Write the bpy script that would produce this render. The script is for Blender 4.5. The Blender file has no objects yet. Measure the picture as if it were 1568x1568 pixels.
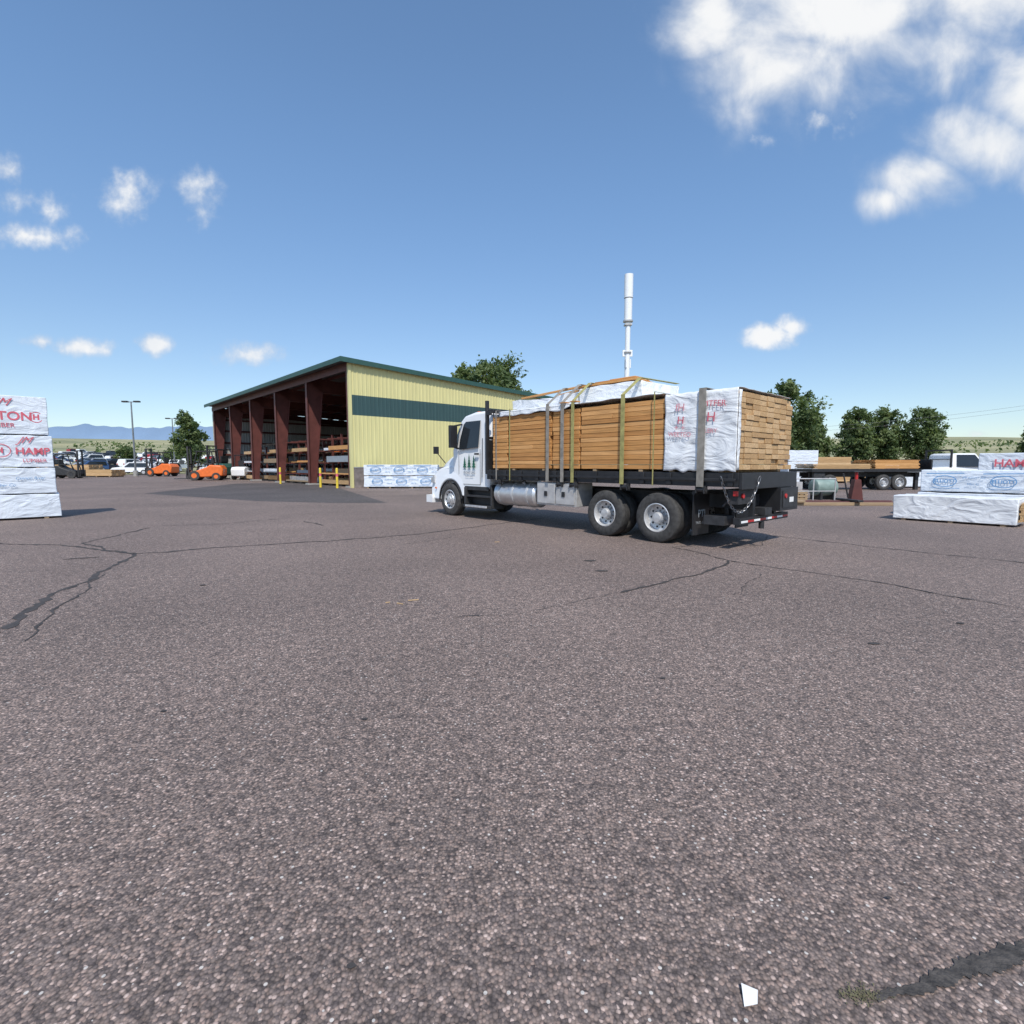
import bpy, math, random
import numpy as np
from mathutils import Vector, Matrix, noise
random.seed(7)
R=math.radians
scene=bpy.context.scene
COL=scene.collection

# ------------------------------------------------------------ materials
def newmat(name):
    m=bpy.data.materials.new(name); m.use_nodes=True
    nt=m.node_tree; b=nt.nodes['Principled BSDF']
    return m,nt,b
def N(nt,t,**kw):
    n=nt.nodes.new(t)
    for k,v in kw.items(): setattr(n,k,v)
    return n
def mat(name,col,rough=0.6,metal=0.0,var=0.12,scale=3.0,bump=0.0,bscale=30,spec=None):
    m,nt,b=newmat(name)
    tc=N(nt,'ShaderNodeTexCoord')
    no=N(nt,'ShaderNodeTexNoise'); no.inputs['Scale'].default_value=scale; no.inputs['Detail'].default_value=4
    nt.links.new(tc.outputs['Object'],no.inputs['Vector'])
    cr=N(nt,'ShaderNodeValToRGB')
    cr.color_ramp.elements[0].position=.3; cr.color_ramp.elements[1].position=.7
    cr.color_ramp.elements[0].color=[c*(1-var) for c in col]+[1]
    cr.color_ramp.elements[1].color=[min(1,c*(1+var)) for c in col]+[1]
    nt.links.new(no.outputs['Fac'],cr.inputs['Fac'])
    nt.links.new(cr.outputs['Color'],b.inputs['Base Color'])
    b.inputs['Roughness'].default_value=rough; b.inputs['Metallic'].default_value=metal
    if spec is not None: b.inputs['Specular IOR Level'].default_value=spec
    if bump>0:
        n2=N(nt,'ShaderNodeTexNoise'); n2.inputs['Scale'].default_value=bscale; n2.inputs['Detail'].default_value=4
        nt.links.new(tc.outputs['Object'],n2.inputs['Vector'])
        bp=N(nt,'ShaderNodeBump'); bp.inputs['Strength'].default_value=bump; bp.inputs['Distance'].default_value=.02
        nt.links.new(n2.outputs['Fac'],bp.inputs['Height']); nt.links.new(bp.outputs['Normal'],b.inputs['Normal'])
    return m
def woodmat(name,col,stretch=(1.2,22,22),rough=.75):
    m,nt,b=newmat(name)
    tc=N(nt,'ShaderNodeTexCoord'); mp=N(nt,'ShaderNodeMapping'); mp.inputs['Scale'].default_value=stretch
    no=N(nt,'ShaderNodeTexNoise'); no.inputs['Scale'].default_value=1.5; no.inputs['Detail'].default_value=5; no.inputs['Distortion'].default_value=.6
    nt.links.new(tc.outputs['Object'],mp.inputs['Vector']); nt.links.new(mp.outputs['Vector'],no.inputs['Vector'])
    cr=N(nt,'ShaderNodeValToRGB'); e=cr.color_ramp.elements
    e[0].position=.28; e[1].position=.68
    e[0].color=[c*.68 for c in col]+[1]; e[1].color=[min(1,c*1.1) for c in col]+[1]
    nt.links.new(no.outputs['Fac'],cr.inputs['Fac']); nt.links.new(cr.outputs['Color'],b.inputs['Base Color'])
    b.inputs['Roughness'].default_value=rough
    return m
def wrapmat(name,col=(.74,.76,.8),bs=.5):
    m,nt,b=newmat(name)
    tc=N(nt,'ShaderNodeTexCoord')
    no=N(nt,'ShaderNodeTexNoise'); no.inputs['Scale'].default_value=1.7; no.inputs['Detail'].default_value=5; no.inputs['Distortion'].default_value=1.8; no.inputs['Roughness'].default_value=.46
    mp=N(nt,'ShaderNodeMapping'); mp.inputs['Scale'].default_value=(1.0,1.0,1.9); mp.inputs['Rotation'].default_value=(0,.5,0)
    nt.links.new(tc.outputs['Object'],mp.inputs['Vector']); nt.links.new(mp.outputs['Vector'],no.inputs['Vector'])
    bp=N(nt,'ShaderNodeBump'); bp.inputs['Strength'].default_value=bs; bp.inputs['Distance'].default_value=.09
    nt.links.new(no.outputs['Fac'],bp.inputs['Height']); nt.links.new(bp.outputs['Normal'],b.inputs['Normal'])
    cr=N(nt,'ShaderNodeValToRGB'); e=cr.color_ramp.elements
    e[0].position=.3;e[1].position=.55
    e[0].color=[c*.9 for c in col]+[1]; e[1].color=list(col)+[1]
    nt.links.new(no.outputs['Fac'],cr.inputs['Fac']); nt.links.new(cr.outputs['Color'],b.inputs['Base Color'])
    b.inputs['Roughness'].default_value=.4
    return m

M={}
M['white']=mat('white_paint',(.8,.81,.82),.28,0,.03)
M['black']=mat('black_steel',(.018,.018,.02),.5,0,.3,6)
M['frame']=mat('frame_black',(.03,.03,.032),.6,0,.4,8)
M['rubber']=mat('tyre_rubber',(.05,.048,.046),.85,0,.35,14,.3,60)
M['rim']=mat('wheel_aluminium',(.6,.6,.6),.42,.5,.2,9)
M['alu']=mat('tank_aluminium',(.62,.62,.62),.38,.7,.18,4,.15,12)
M['alubox']=mat('toolbox_metal',(.5,.49,.48),.45,.3,.18,5)
M['glass']=mat('dark_glass',(.02,.025,.03),.06,0,.1)
M['red']=mat('red_plastic',(.45,.02,.02),.4,0,.1)
M['orange']=mat('orange_paint',(.75,.16,.03),.45,0,.12,5)
M['redprint']=mat('red_ink',(.62,.12,.16),.6,0,.15)
M['redfaint']=mat('faded_red_ink',(.70,.30,.34),.6,0,.2,6)
M['blueprint']=mat('blue_ink',(.10,.27,.50),.6,0,.15)
M['greenprint']=mat('green_ink',(.02,.13,.08),.5,0,.1)
M['greyprint']=mat('grey_ink',(.3,.33,.36),.6,0,.1)
M['yellowp']=mat('yellow_paint',(.75,.55,.05),.5,0,.15)
M['strapg']=mat('strap_grey',(.25,.23,.20),.8,0,.25,9)
M['strapy']=mat('strap_olive',(.33,.30,.11),.8,0,.25,9)
M['chain']=mat('chain_steel',(.3,.3,.31),.4,.8,.15)
M['wrap']=wrapmat('lumber_wrap',(.70,.75,.81),.55)
M['wrapc']=wrapmat('lumber_wrap_clean',(.78,.80,.82),.65)
W=[woodmat('lumber_%d'%i,c) for i,c in enumerate([(.58,.285,.092),(.63,.32,.11),(.51,.24,.075),(.60,.30,.10),(.68,.36,.135)])]
WP=[woodmat('pale_lumber_%d'%i,c) for i,c in enumerate([(.54,.345,.165),(.47,.29,.135),(.60,.40,.21)])]
M['dunnage']=woodmat('dunnage_wood',(.35,.25,.15))
M['concrete']=mat('concrete',(.33,.32,.30),.85,0,.15,4,.2,30)
M['greent']=mat('green_trim',(.03,.085,.07),.5,0,.1)
M['redsteel']=mat('red_primer_steel',(.115,.036,.03),.55,0,.2,2)
M['tankgreen']=mat('tank_green',(.2,.27,.24),.5,0,.2,4)

def corr(name,col,streak=.1):
    m,nt,b=newmat(name)
    tc=N(nt,'ShaderNodeTexCoord'); mp=N(nt,'ShaderNodeMapping'); mp.inputs['Scale'].default_value=(2.5,2.5,.25)
    no=N(nt,'ShaderNodeTexNoise'); no.inputs['Scale'].default_value=1.5; no.inputs['Detail'].default_value=4
    nt.links.new(tc.outputs['Object'],mp.inputs['Vector']); nt.links.new(mp.outputs['Vector'],no.inputs['Vector'])
    cr=N(nt,'ShaderNodeValToRGB'); e=cr.color_ramp.elements
    e[0].position=.3;e[1].position=.7
    e[0].color=[c*(1-streak) for c in col]+[1]; e[1].color=[c*(1+streak) for c in col]+[1]
    nt.links.new(no.outputs['Fac'],cr.inputs['Fac']); nt.links.new(cr.outputs['Color'],b.inputs['Base Color'])
    b.inputs['Roughness'].default_value=.45
    return m
M['yellow']=corr('yellow_cladding',(.62,.57,.27),.06)
M['greenc']=corr('green_cladding',(.035,.075,.075),.1)
M['stone']=mat('stone_wainscot',(.2,.17,.16),.9,0,.4,3,.4,12)
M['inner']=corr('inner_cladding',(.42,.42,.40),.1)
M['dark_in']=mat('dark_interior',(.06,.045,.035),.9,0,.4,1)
M['roofu']=mat('roof_sheet',(.10,.10,.10),.6,0,.2,1)

def asphalt(name,base,dark=1.0):
    m,nt,b=newmat(name); L=nt.links.new
    tc=N(nt,'ShaderNodeTexCoord')
    v=N(nt,'ShaderNodeTexVoronoi'); v.inputs['Scale'].default_value=92
    v2=N(nt,'ShaderNodeTexVoronoi'); v2.inputs['Scale'].default_value=40
    n1=N(nt,'ShaderNodeTexNoise'); n1.inputs['Scale'].default_value=.28; n1.inputs['Detail'].default_value=5
    n2=N(nt,'ShaderNodeTexNoise'); n2.inputs['Scale'].default_value=13; n2.inputs['Detail'].default_value=5; n2.inputs['Roughness'].default_value=.75
    for n in (v,v2,n1,n2): L(tc.outputs['Object'],n.inputs['Vector'])
    sp=N(nt,'ShaderNodeSeparateColor'); L(v.outputs['Color'],sp.inputs['Color'])
    cr=N(nt,'ShaderNodeValToRGB'); el=cr.color_ramp.elements
    r,g,bb=base
    el[0].position=0; el[0].color=(r*.42,g*.42,bb*.46,1)
    el[1].position=1; el[1].color=(r*2.5,g*2.45,bb*2.45,1)
    for p,k in ((.35,(.78,.78,.81)),(.7,(1.12,1.08,1.06)),(.90,(1.5,1.36,1.3))):
        e=el.new(p); e.color=(r*k[0],g*k[1],bb*k[2],1)
    L(sp.outputs[0],cr.inputs['Fac'])
    g1=N(nt,'ShaderNodeMapRange'); g1.inputs['From Min'].default_value=.35; g1.inputs['From Max'].default_value=.8; g1.inputs['To Min'].default_value=1.12; g1.inputs['To Max'].default_value=.5
    L(v.outputs['Distance'],g1.inputs['Value'])
    g2=N(nt,'ShaderNodeMapRange'); g2.inputs['From Min'].default_value=.3; g2.inputs['From Max'].default_value=.7; g2.inputs['To Min'].default_value=.82; g2.inputs['To Max'].default_value=1.18
    L(n1.outputs['Fac'],g2.inputs['Value'])
    g3=N(nt,'ShaderNodeMapRange'); g3.inputs['From Min'].default_value=.3; g3.inputs['From Max'].default_value=.7; g3.inputs['To Min'].default_value=.62; g3.inputs['To Max'].default_value=1.38
    L(n2.outputs['Fac'],g3.inputs['Value'])
    a=N(nt,'ShaderNodeMath',operation='MULTIPLY'); L(g1.outputs[0],a.inputs[0]); L(g2.outputs[0],a.inputs[1])
    a2=N(nt,'ShaderNodeMath',operation='MULTIPLY'); L(a.outputs[0],a2.inputs[0]); L(g3.outputs[0],a2.inputs[1])
    sc=N(nt,'ShaderNodeVectorMath',operation='SCALE'); L(cr.outputs['Color'],sc.inputs[0]); L(a2.outputs[0],sc.inputs['Scale'])
    s2=N(nt,'ShaderNodeSeparateColor'); L(v2.outputs['Color'],s2.inputs['Color'])
    t1=N(nt,'ShaderNodeMath',operation='GREATER_THAN'); t1.inputs[1].default_value=.92; L(s2.outputs[1],t1.inputs[0])
    t2=N(nt,'ShaderNodeMath',operation='LESS_THAN'); t2.inputs[1].default_value=.24; L(v2.outputs['Distance'],t2.inputs[0])
    t3=N(nt,'ShaderNodeMath',operation='MULTIPLY'); L(t1.outputs[0],t3.inputs[0]); L(t2.outputs[0],t3.inputs[1])
    mx=N(nt,'ShaderNodeMix',data_type='RGBA'); L(t3.outputs[0],mx.inputs['Factor']); L(sc.outputs[0],mx.inputs['A']); mx.inputs['B'].default_value=(.50*dark,.46*dark,.42*dark,1)
    L(mx.outputs['Result'],b.inputs['Base Color'])
    b.inputs['Roughness'].default_value=.85
    h=N(nt,'ShaderNodeMath',operation='MULTIPLY'); h.inputs[1].default_value=-1; L(v.outputs['Distance'],h.inputs[0])
    bp=N(nt,'ShaderNodeBump'); bp.inputs['Strength'].default_value=.55; bp.inputs['Distance'].default_value=.005
    L(h.outputs[0],bp.inputs['Height']); L(bp.outputs['Normal'],b.inputs['Normal'])
    return m
M['asphalt']=asphalt('asphalt',(.202,.158,.136))
M['asphalt2']=asphalt('dark_ground_strip',(.095,.084,.08),.4)  # darker tone of the yard surface
M['tar']=mat('crack_sealant',(.05,.044,.042),.85,0,.35,6,.4,40)
M['stain']=mat('stained_asphalt',(.06,.052,.046),.75,0,.5,25,.6,60)

# ------------------------------------------------------------ mesh builder
class MB:
    def __init__(s): s.v=[];s.f=[];s.m=[];s.mats=[]
    def mi(s,m):
        if m not in s.mats: s.mats.append(m)
        return s.mats.index(m)
    def add(s,vs,fs,m,T=None):
        o=len(s.v); k=s.mi(m)
        for p in vs:
            p=Vector(p)
            if T is not None: p=T@p
            s.v.append(p)
        for f in fs: s.f.append([i+o for i in f]); s.m.append(k)
    def box(s,x0,x1,y0,y1,z0,z1,m,T=None):
        vs=[(x0,y0,z0),(x1,y0,z0),(x1,y1,z0),(x0,y1,z0),(x0,y0,z1),(x1,y0,z1),(x1,y1,z1),(x0,y1,z1)]
        s.add(vs,[(3,2,1,0),(4,5,6,7),(0,1,5,4),(1,2,6,5),(2,3,7,6),(3,0,4,7)],m,T)
    def prism(s,pts,y0,y1,m,T=None):
        n=len(pts)
        vs=[(p[0],y0,p[1]) for p in pts]+[(p[0],y1,p[1]) for p in pts]
        fs=[tuple(range(n)),tuple(range(2*n-1,n-1,-1))]
        fs+=[(i,i+n,(i+1)%n+n,(i+1)%n) for i in range(n)]
        s.add(vs,fs,m,T)
    def beam(s,a,b,w,h,m,T=None):
        a=Vector(a);b=Vector(b);d=b-a;L=d.length
        q=d.to_track_quat('X','Z').to_matrix().to_4x4()
        TT=Matrix.Translation(a)@q
        if T is not None: TT=T@TT
        s.box(0,L,-w/2,w/2,-h/2,h/2,m,TT)
    def tube(s,a,b,r0,r1,m,n=12,T=None,cap=True):
        a=Vector(a);b=Vector(b);q=(b-a).to_track_quat('Z','Y').to_matrix()
        vs=[]
        for c,r in ((a,r0),(b,r1)):
            for i in range(n):
                t=2*math.pi*i/n; vs.append(c+q@Vector((r*math.cos(t),r*math.sin(t),0)))
        fs=[(i,(i+1)%n,(i+1)%n+n,i+n) for i in range(n)]
        if cap: fs+=[tuple(range(n-1,-1,-1)),tuple(range(n,2*n))]
        s.add(vs,fs,m,T)
    def lathe(s,prof,m,c=(0,0,0),n=40,T=None):
        vs=[];k=len(prof)
        for i in range(n):
            t=2*math.pi*i/n
            for r,y in prof: vs.append((c[0]+r*math.cos(t),c[1]+y,c[2]+r*math.sin(t)))
        fs=[]
        for i in range(n):
            for j in range(k-1):
                a=i*k+j;b=((i+1)%n)*k+j; fs.append((a,b,b+1,a+1))
        s.add(vs,fs,m,T)
    def obj(s,name,parent=None,bevel=0,ang=35,loc=None,rot=None,segs=2):
        me=bpy.data.meshes.new(name); me.from_pydata([tuple(v) for v in s.v],[],s.f)
        for m in s.mats: me.materials.append(m)
        me.polygons.foreach_set('material_index',s.m)
        me.validate()
        import bmesh
        bm=bmesh.new(); bm.from_mesh(me); bmesh.ops.recalc_face_normals(bm,faces=bm.faces); bm.to_mesh(me); bm.free()
        me.polygons.foreach_set('use_smooth',[True]*len(me.polygons))
        me.set_sharp_from_angle(angle=R(ang))
        o=bpy.data.objects.new(name,me); COL.objects.link(o)
        if parent: o.parent=parent
        if loc: o.location=loc
        if rot: o.rotation_euler=rot
        if bevel>0:
            b=o.modifiers.new('b','BEVEL'); b.width=bevel; b.segments=segs; b.limit_method='ANGLE'; b.angle_limit=R(40)
        return o
def empty(name,loc=(0,0,0),rz=0,scale=1):
    e=bpy.data.objects.new(name,None); COL.objects.link(e); e.location=loc; e.rotation_euler=(0,0,rz); e.scale=(scale,)*3
    e.empty_display_size=.3
    return e
def text(body,size,loc,rot,m,parent,name='print',shear=0,ext=.001,sx=1.0,bold=0.0):
    cu=bpy.data.curves.new(name,'FONT'); cu.body=body; cu.size=size; cu.align_x='CENTER'; cu.align_y='CENTER'; cu.extrude=ext; cu.shear=shear; cu.offset=bold
    cu.materials.append(m)
    o=bpy.data.objects.new(name,cu); COL.objects.link(o); o.parent=parent; o.location=loc; o.rotation_euler=rot; o.scale=(sx,1,1)
    return o

# ------------------------------------------------------------ world
el=52; az_dir=Vector((.10,-1,0)).normalized()
sund=Vector((az_dir.x*math.cos(R(el)),az_dir.y*math.cos(R(el)),math.sin(R(el))))
w=bpy.data.worlds.new("World"); scene.world=w; w.use_nodes=True
nt=w.node_tree; L=nt.links.new
for n in list(nt.nodes): nt.nodes.remove(n)
out=N(nt,'ShaderNodeOutputWorld'); bg=N(nt,'ShaderNodeBackground'); bg.inputs['Strength'].default_value=.13
sky=N(nt,'ShaderNodeTexSky'); sky.sky_type='NISHITA'; sky.sun_disc=False; sky.sun_elevation=R(el)
sky.sun_rotation=math.atan2(az_dir.x,az_dir.y); sky.air_density=1.0; sky.dust_density=1.6; sky.ozone_density=1.5; sky.altitude=1600
tc=N(nt,'ShaderNodeTexCoord'); sx=N(nt,'ShaderNodeSeparateXYZ'); L(tc.outputs['Generated'],sx.inputs[0])
def mth(op,a,b=None,c=None,clamp=False):
    n=N(nt,'ShaderNodeMath',operation=op); n.use_clamp=clamp
    for i,q in enumerate((a,b,c)):
        if q is None: continue
        if isinstance(q,(int,float)): n.inputs[i].default_value=q
        else: L(q,n.inputs[i])
    return n.outputs[0]
def sstep(v,a,b):
    n=N(nt,'ShaderNodeMapRange'); n.interpolation_type='SMOOTHSTEP'; n.inputs['From Min'].default_value=a; n.inputs['From Max'].default_value=b; L(v,n.inputs['Value']); return n.outputs[0]
yy=mth('MAXIMUM',sx.outputs[1],.02)
px=mth('DIVIDE',sx.outputs[0],yy); pz=mth('DIVIDE',sx.outputs[2],yy)
cb=N(nt,'ShaderNodeCombineXYZ'); L(px,cb.inputs[0]); L(pz,cb.inputs[1])
nA=N(nt,'ShaderNodeTexNoise'); nA.noise_dimensions='2D'; nA.inputs['Scale'].default_value=6.0; nA.inputs['Detail'].default_value=7; nA.inputs['Roughness'].default_value=.54; nA.inputs['Distortion'].default_value=.2
L(cb.outputs[0],nA.inputs['Vector'])
nB=N(nt,'ShaderNodeTexNoise'); nB.noise_dimensions='2D'; nB.inputs['Scale'].default_value=20; nB.inputs['Detail'].default_value=5; nB.inputs['Roughness'].default_value=.55
L(cb.outputs[0],nB.inputs['Vector'])
clouds=[
(.60,.88,.36,.17,1.5,0),(.36,.80,.13,.08,1.0,0),(.88,.88,.26,.15,1.3,0),(.50,.72,.20,.12,.75,0),(.74,.76,.26,.12,.75,0),
(1.0,.66,.20,.13,1.5,0),(.87,.59,.17,.085,1.4,0),(.76,.535,.13,.065,1.1,0),(1.06,.56,.18,.10,1.3,0),(.69,.49,.06,.04,.8,0),
(.575,.625,.06,.035,.6,1),(.45,.60,.04,.02,.3,1),
(-.714,.497,.065,.055,.75,1),(-.58,.50,.045,.06,.8,1),(-.95,.541,.06,.035,.75,1),(-.855,.474,.045,.038,.65,1),(-.89,.425,.12,.028,.95,1),(-.921,.492,.05,.025,.5,1),
(-.90,.234,.040,.018,1.0,1),(-.824,.223,.075,.024,1.3,1),(-.68,.228,.043,.028,1.3,1),(-.503,.21,.075,.028,1.1,1),(.486,.246,.075,.030,1.4,1),(.53,.262,.05,.026,1.2,1),
(.633,.055,.03,.014,.8,1),(.905,.06,.03,.01,.6,1)]
acc={0:None,1:None}
for (x,z,rx,rz,wt,k) in clouds:
    s1=N(nt,'ShaderNodeVectorMath',operation='SUBTRACT'); L(cb.outputs[0],s1.inputs[0]); s1.inputs[1].default_value=(x,z,0)
    s2=N(nt,'ShaderNodeVectorMath',operation='MULTIPLY'); L(s1.outputs[0],s2.inputs[0]); s2.inputs[1].default_value=(1/rx,1/rz,0)
    s3=N(nt,'ShaderNodeVectorMath',operation='LENGTH'); L(s2.outputs[0],s3.inputs[0])
    v=mth('MULTIPLY_ADD',s3.outputs['Value'],-wt,wt)
    acc[k]=v if acc[k] is None else mth('MAXIMUM',acc[k],v)
dA=mth('ADD',acc[0],mth('MULTIPLY_ADD',nA.outputs['Fac'],1.9,-.95))
dB=mth('ADD',acc[1],mth('MULTIPLY_ADD',nB.outputs['Fac'],1.7,-.92))
gA=mth('MULTIPLY',sstep(dA,-.15,1.0),sstep(acc[0],-.45,.2))
gB=mth('MULTIPLY',sstep(dB,-.1,1.0),sstep(acc[1],-.35,.15))
cov=mth('MAXIMUM',gA,gB,clamp=True)
cov=mth('MULTIPLY',cov,mth('GREATER_THAN',sx.outputs[1],.03))
shade=N(nt,'ShaderNodeValToRGB'); se=shade.color_ramp.elements
se[0].position=.3; se[0].color=(3.9,4.6,5.7,1); se[1].position=1.0; se[1].color=(7.3,7.35,7.4,1)
sm=se.new(.7); sm.color=(5.6,6.0,6.6,1)
L(mth('ADD',mth('MULTIPLY',cov,.55),mth('MULTIPLY',mth('ADD',nA.outputs['Fac'],mth('MULTIPLY',nB.outputs['Fac'],.35)),.6)),shade.inputs['Fac'])
gf=sstep(sx.outputs[2],.0,.55)
tint=N(nt,'ShaderNodeMix',data_type='RGBA'); L(gf,tint.inputs['Factor']); tint.inputs['A'].default_value=(1.12,1.10,1.05,1); tint.inputs['B'].default_value=(1.42,1.62,1.66,1)
mulv=N(nt,'ShaderNodeVectorMath',operation='MULTIPLY'); L(sky.outputs[0],mulv.inputs[0]); L(tint.outputs['Result'],mulv.inputs[1])
mx=N(nt,'ShaderNodeMix',data_type='RGBA'); L(mth('MULTIPLY',cov,.97),mx.inputs['Factor']); L(mulv.outputs[0],mx.inputs['A']); L(shade.outputs['Color'],mx.inputs['B'])
L(mx.outputs['Result'],bg.inputs['Color']); L(bg.outputs[0],out.inputs[0])

sd=bpy.data.lights.new('sun','SUN'); sd.energy=4.1; sd.angle=R(.6); sd.color=(1,.95,.88)
so=bpy.data.objects.new('sun',sd); COL.objects.link(so); so.rotation_euler=sund.to_track_quat('Z','Y').to_euler(); so.location=(0,0,50)

cam=bpy.data.cameras.new('camera'); cam.lens=18; cam.sensor_width=36; cam.clip_end=20000; cam.clip_start=.05
co=bpy.data.objects.new('camera',cam); COL.objects.link(co); co.location=(0,0,1.55); co.rotation_euler=(R(90)-math.atan(72/784),0,0)
scene.camera=co
scene.view_settings.view_transform='Standard'; scene.view_settings.look='None'; scene.view_settings.exposure=0

# ------------------------------------------------------------ ground
gm,gnt,gb=newmat('dry_grass_ground')
tcx=N(gnt,'ShaderNodeTexCoord'); nn=N(gnt,'ShaderNodeTexNoise'); nn.inputs['Scale'].default_value=.02; nn.inputs['Detail'].default_value=8; nn.inputs['Roughness'].default_value=.65
gnt.links.new(tcx.outputs['Object'],nn.inputs['Vector']); c=N(gnt,'ShaderNodeValToRGB'); e=c.color_ramp.elements
e[0].position=.35;e[0].color=(.17,.18,.09,1);e[1].position=.62;e[1].color=(.36,.33,.18,1)
gnt.links.new(nn.outputs['Fac'],c.inputs['Fac']); gnt.links.new(c.outputs['Color'],gb.inputs['Base Color']); gb.inputs['Roughness'].default_value=.95
b=MB(); b.add([(-6000,-6000,-.01),(6000,-6000,-.01),(6000,6000,-.01),(-6000,6000,-.01)],[(0,1,2,3)],gm); b.obj('ground')
b=MB(); b.add([(-120,-60,0),(120,-60,0),(120,110,0),(-120,110,0)],[(0,1,2,3)],M['asphalt']); b.obj('asphalt_yard')
def hz(x,y):
    r=math.hypot(x,y)
    h=.046*max(0,r-100)
    if r>760: h=.046*660-(r-760)*.02
    h*=1+.35*(noise.noise(Vector((x*.004,y*.004,0))))
    return h-.3 if r>99 else -.3
b=MB(); na=144; rs=[98,110,125,145,170,200,240,290,350,420,500,600,700,760,830,1000,1300]
vs=[];fs=[]
for r in rs:
    for i in range(na):
        t=2*math.pi*i/na; x=r*math.cos(t);y=r*math.sin(t); vs.append((x,y,hz(x,y)))
for j in range(len(rs)-1):
    for i in range(na):
        fs.append((j*na+i,j*na+(i+1)%na,(j+1)*na+(i+1)%na,(j+1)*na+i))
b.add(vs,fs,gm); b.obj('hills',ang=180)
M['mtn']=mat('distant_mountain',(.19,.28,.40),.95,0,.1,.002)  # atmospheric haze painted in as a bluish base colour
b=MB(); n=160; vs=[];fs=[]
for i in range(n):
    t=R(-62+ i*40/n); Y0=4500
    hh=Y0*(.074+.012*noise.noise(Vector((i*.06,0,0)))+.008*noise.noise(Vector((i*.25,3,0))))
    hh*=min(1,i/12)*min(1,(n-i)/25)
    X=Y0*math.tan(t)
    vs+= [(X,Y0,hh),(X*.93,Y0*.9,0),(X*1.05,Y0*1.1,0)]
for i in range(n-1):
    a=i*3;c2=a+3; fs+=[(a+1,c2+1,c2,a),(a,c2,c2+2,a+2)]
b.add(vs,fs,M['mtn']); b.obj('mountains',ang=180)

def crack(pts,wd,seed=0):
    rnd=random.Random(seed); P=[]
    for i in range(len(pts)-1):
        a=Vector(pts[i]);c2=Vector(pts[i+1]);n=max(2,int((c2-a).length/.08))
        for k in range(n):
            P.append(a.lerp(c2,k/n))
    P.append(Vector(pts[-1]))
    Q=[]
    for i,p in enumerate(P):
        o=noise.noise(Vector((p.x*1.7,p.y*1.7,seed)))*.12+noise.noise(Vector((p.x*7,p.y*7,seed)))*.045
        d=(P[min(i+1,len(P)-1)]-P[max(i-1,0)]).normalized(); nrm=Vector((-d.y,d.x))
        ww=wd*(.35+1.0*abs(noise.noise(Vector((p.x*4,p.y*4,seed+9))))*2+rnd.uniform(-.2,.2))
        if i==0 or i==len(P)-1: ww*=.15
        Q.append((p+nrm*(o+ww/2),p+nrm*(o-ww/2)))
    vs=[];fs=[]
    for q in Q: vs+=[(q[0].x,q[0].y,.004),(q[1].x,q[1].y,.004)]
    for i in range(len(Q)-1): fs.append((2*i,2*i+2,2*i+3,2*i+1))
    return vs,fs
b=MB()
A=[(-4.82,4.70),(-5.29,5.61),(-5.71,6.63),(-6.02,7.52),(-6.57,8.87)]
B=[(-14.,11.4),(-10.09,9.99),(-8.66,9.82),(-7.59,9.28),(-6.57,8.87),(-5.84,9.36),(-4.86,9.82),(-3.57,10.51),(-2.11,11.42),(-1.04,12.62),(-.07,13.78),(1,15)]
for i,(p,wd) in enumerate([(A,.08),([(-4.3,4.3),(-5.15,5.9),(-5.75,7.2)],.03),([(-3.9,3.3),(-4.82,4.70)],.09),(B,.065),([(-6.57,8.87),(-7.3,9.21),(-8.48,10.07),(-8.98,12.62)],.065),([(-6.9,8.5),(-7.4,8.3)],.05),
    ([(1.32,6.11),(1.83,6.52),(2.39,6.94),(2.98,7.52),(3.53,8.25)],.055),([(3.53,8.25),(3.36,8.80),(3.04,9.58)],.03),
    ([(3.53,8.25),(3.95,7.71),(4.41,7.15),(4.81,6.67),(5.18,5.98),(5.55,5.43),(6.2,4.6)],.03),([(5.71,11.2),(6.56,10.07),(7.21,9.07),(8.14,8.03),(9.3,6.8)],.045),
    ([(-5.77,14.11),(-5.2,13.5),(-4.8,13.1)],.07),([(-2.2,9.9),(-1.8,10.2),(-1.3,11)],.02),([(-.6,5.1),(0,5.2),(.6,5.6),(1.3,6.1)],.009),([(-9,13),(-7.8,13.2),(-6.5,15)],.03),([(2.6,6.0),(3.6,7.2)],.008),([(3.0,9.6),(4.8,9.8),(5.7,11.2)],.02)]):
    vs,fs=crack(p,wd,i*3+1); vs=[(v[0],v[1],.004+i*.0004) for v in vs]; b.add(vs,fs,M['tar'])
b.obj('crack_sealant')
b=MB(); rnd=random.Random(3)
def blob(x,y,r,m,z=.006,sy=.6):
    n=14; ph=rnd.random()*9
    vs=[(x+r*math.cos(2*math.pi*i/n)*(1+.5*noise.noise(Vector((i*.7,ph,0)))),y+sy*r*math.sin(2*math.pi*i/n)*(1+.5*noise.noise(Vector((i*.9,ph,4)))),z) for i in range(n)]
    b.add(vs,[tuple(range(n))],m)
for (x,y,r) in [(1.27,8.2,.10),(1.32,7.4,.09),(3.15,4.33,.05),(-.5,1.45,.015),(-2.2,3.1,.02),(-.9,3.0,.02),(1.1,3.6,.02),(-4,6.5,.04),(4.4,4.9,.04)]:
    blob(x,y,r,M['tar'],.006+.0003*len(b.f))
for i in range(60):
    x=rnd.uniform(-5,6);y=rnd.uniform(1.6,9); blob(x,y,rnd.uniform(.005,.012),M['tar'],.006+i*.0001)
b.obj('oil_spots')
b=MB()
pp=[(-20,27.8),(-23,43),(-17,46),(-11.2,33.5),(-5.1,20.9),(-7.4,20.9),(-11,22)]
b.add([(x,y,.004) for x,y in pp],[tuple(range(len(pp)))],M['asphalt2']); b.obj('dark_ground_strip')  # flat polygon drawing the ground darker in front of the shed
M['paper']=mat('paper',(.8,.8,.78),.7)
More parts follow.
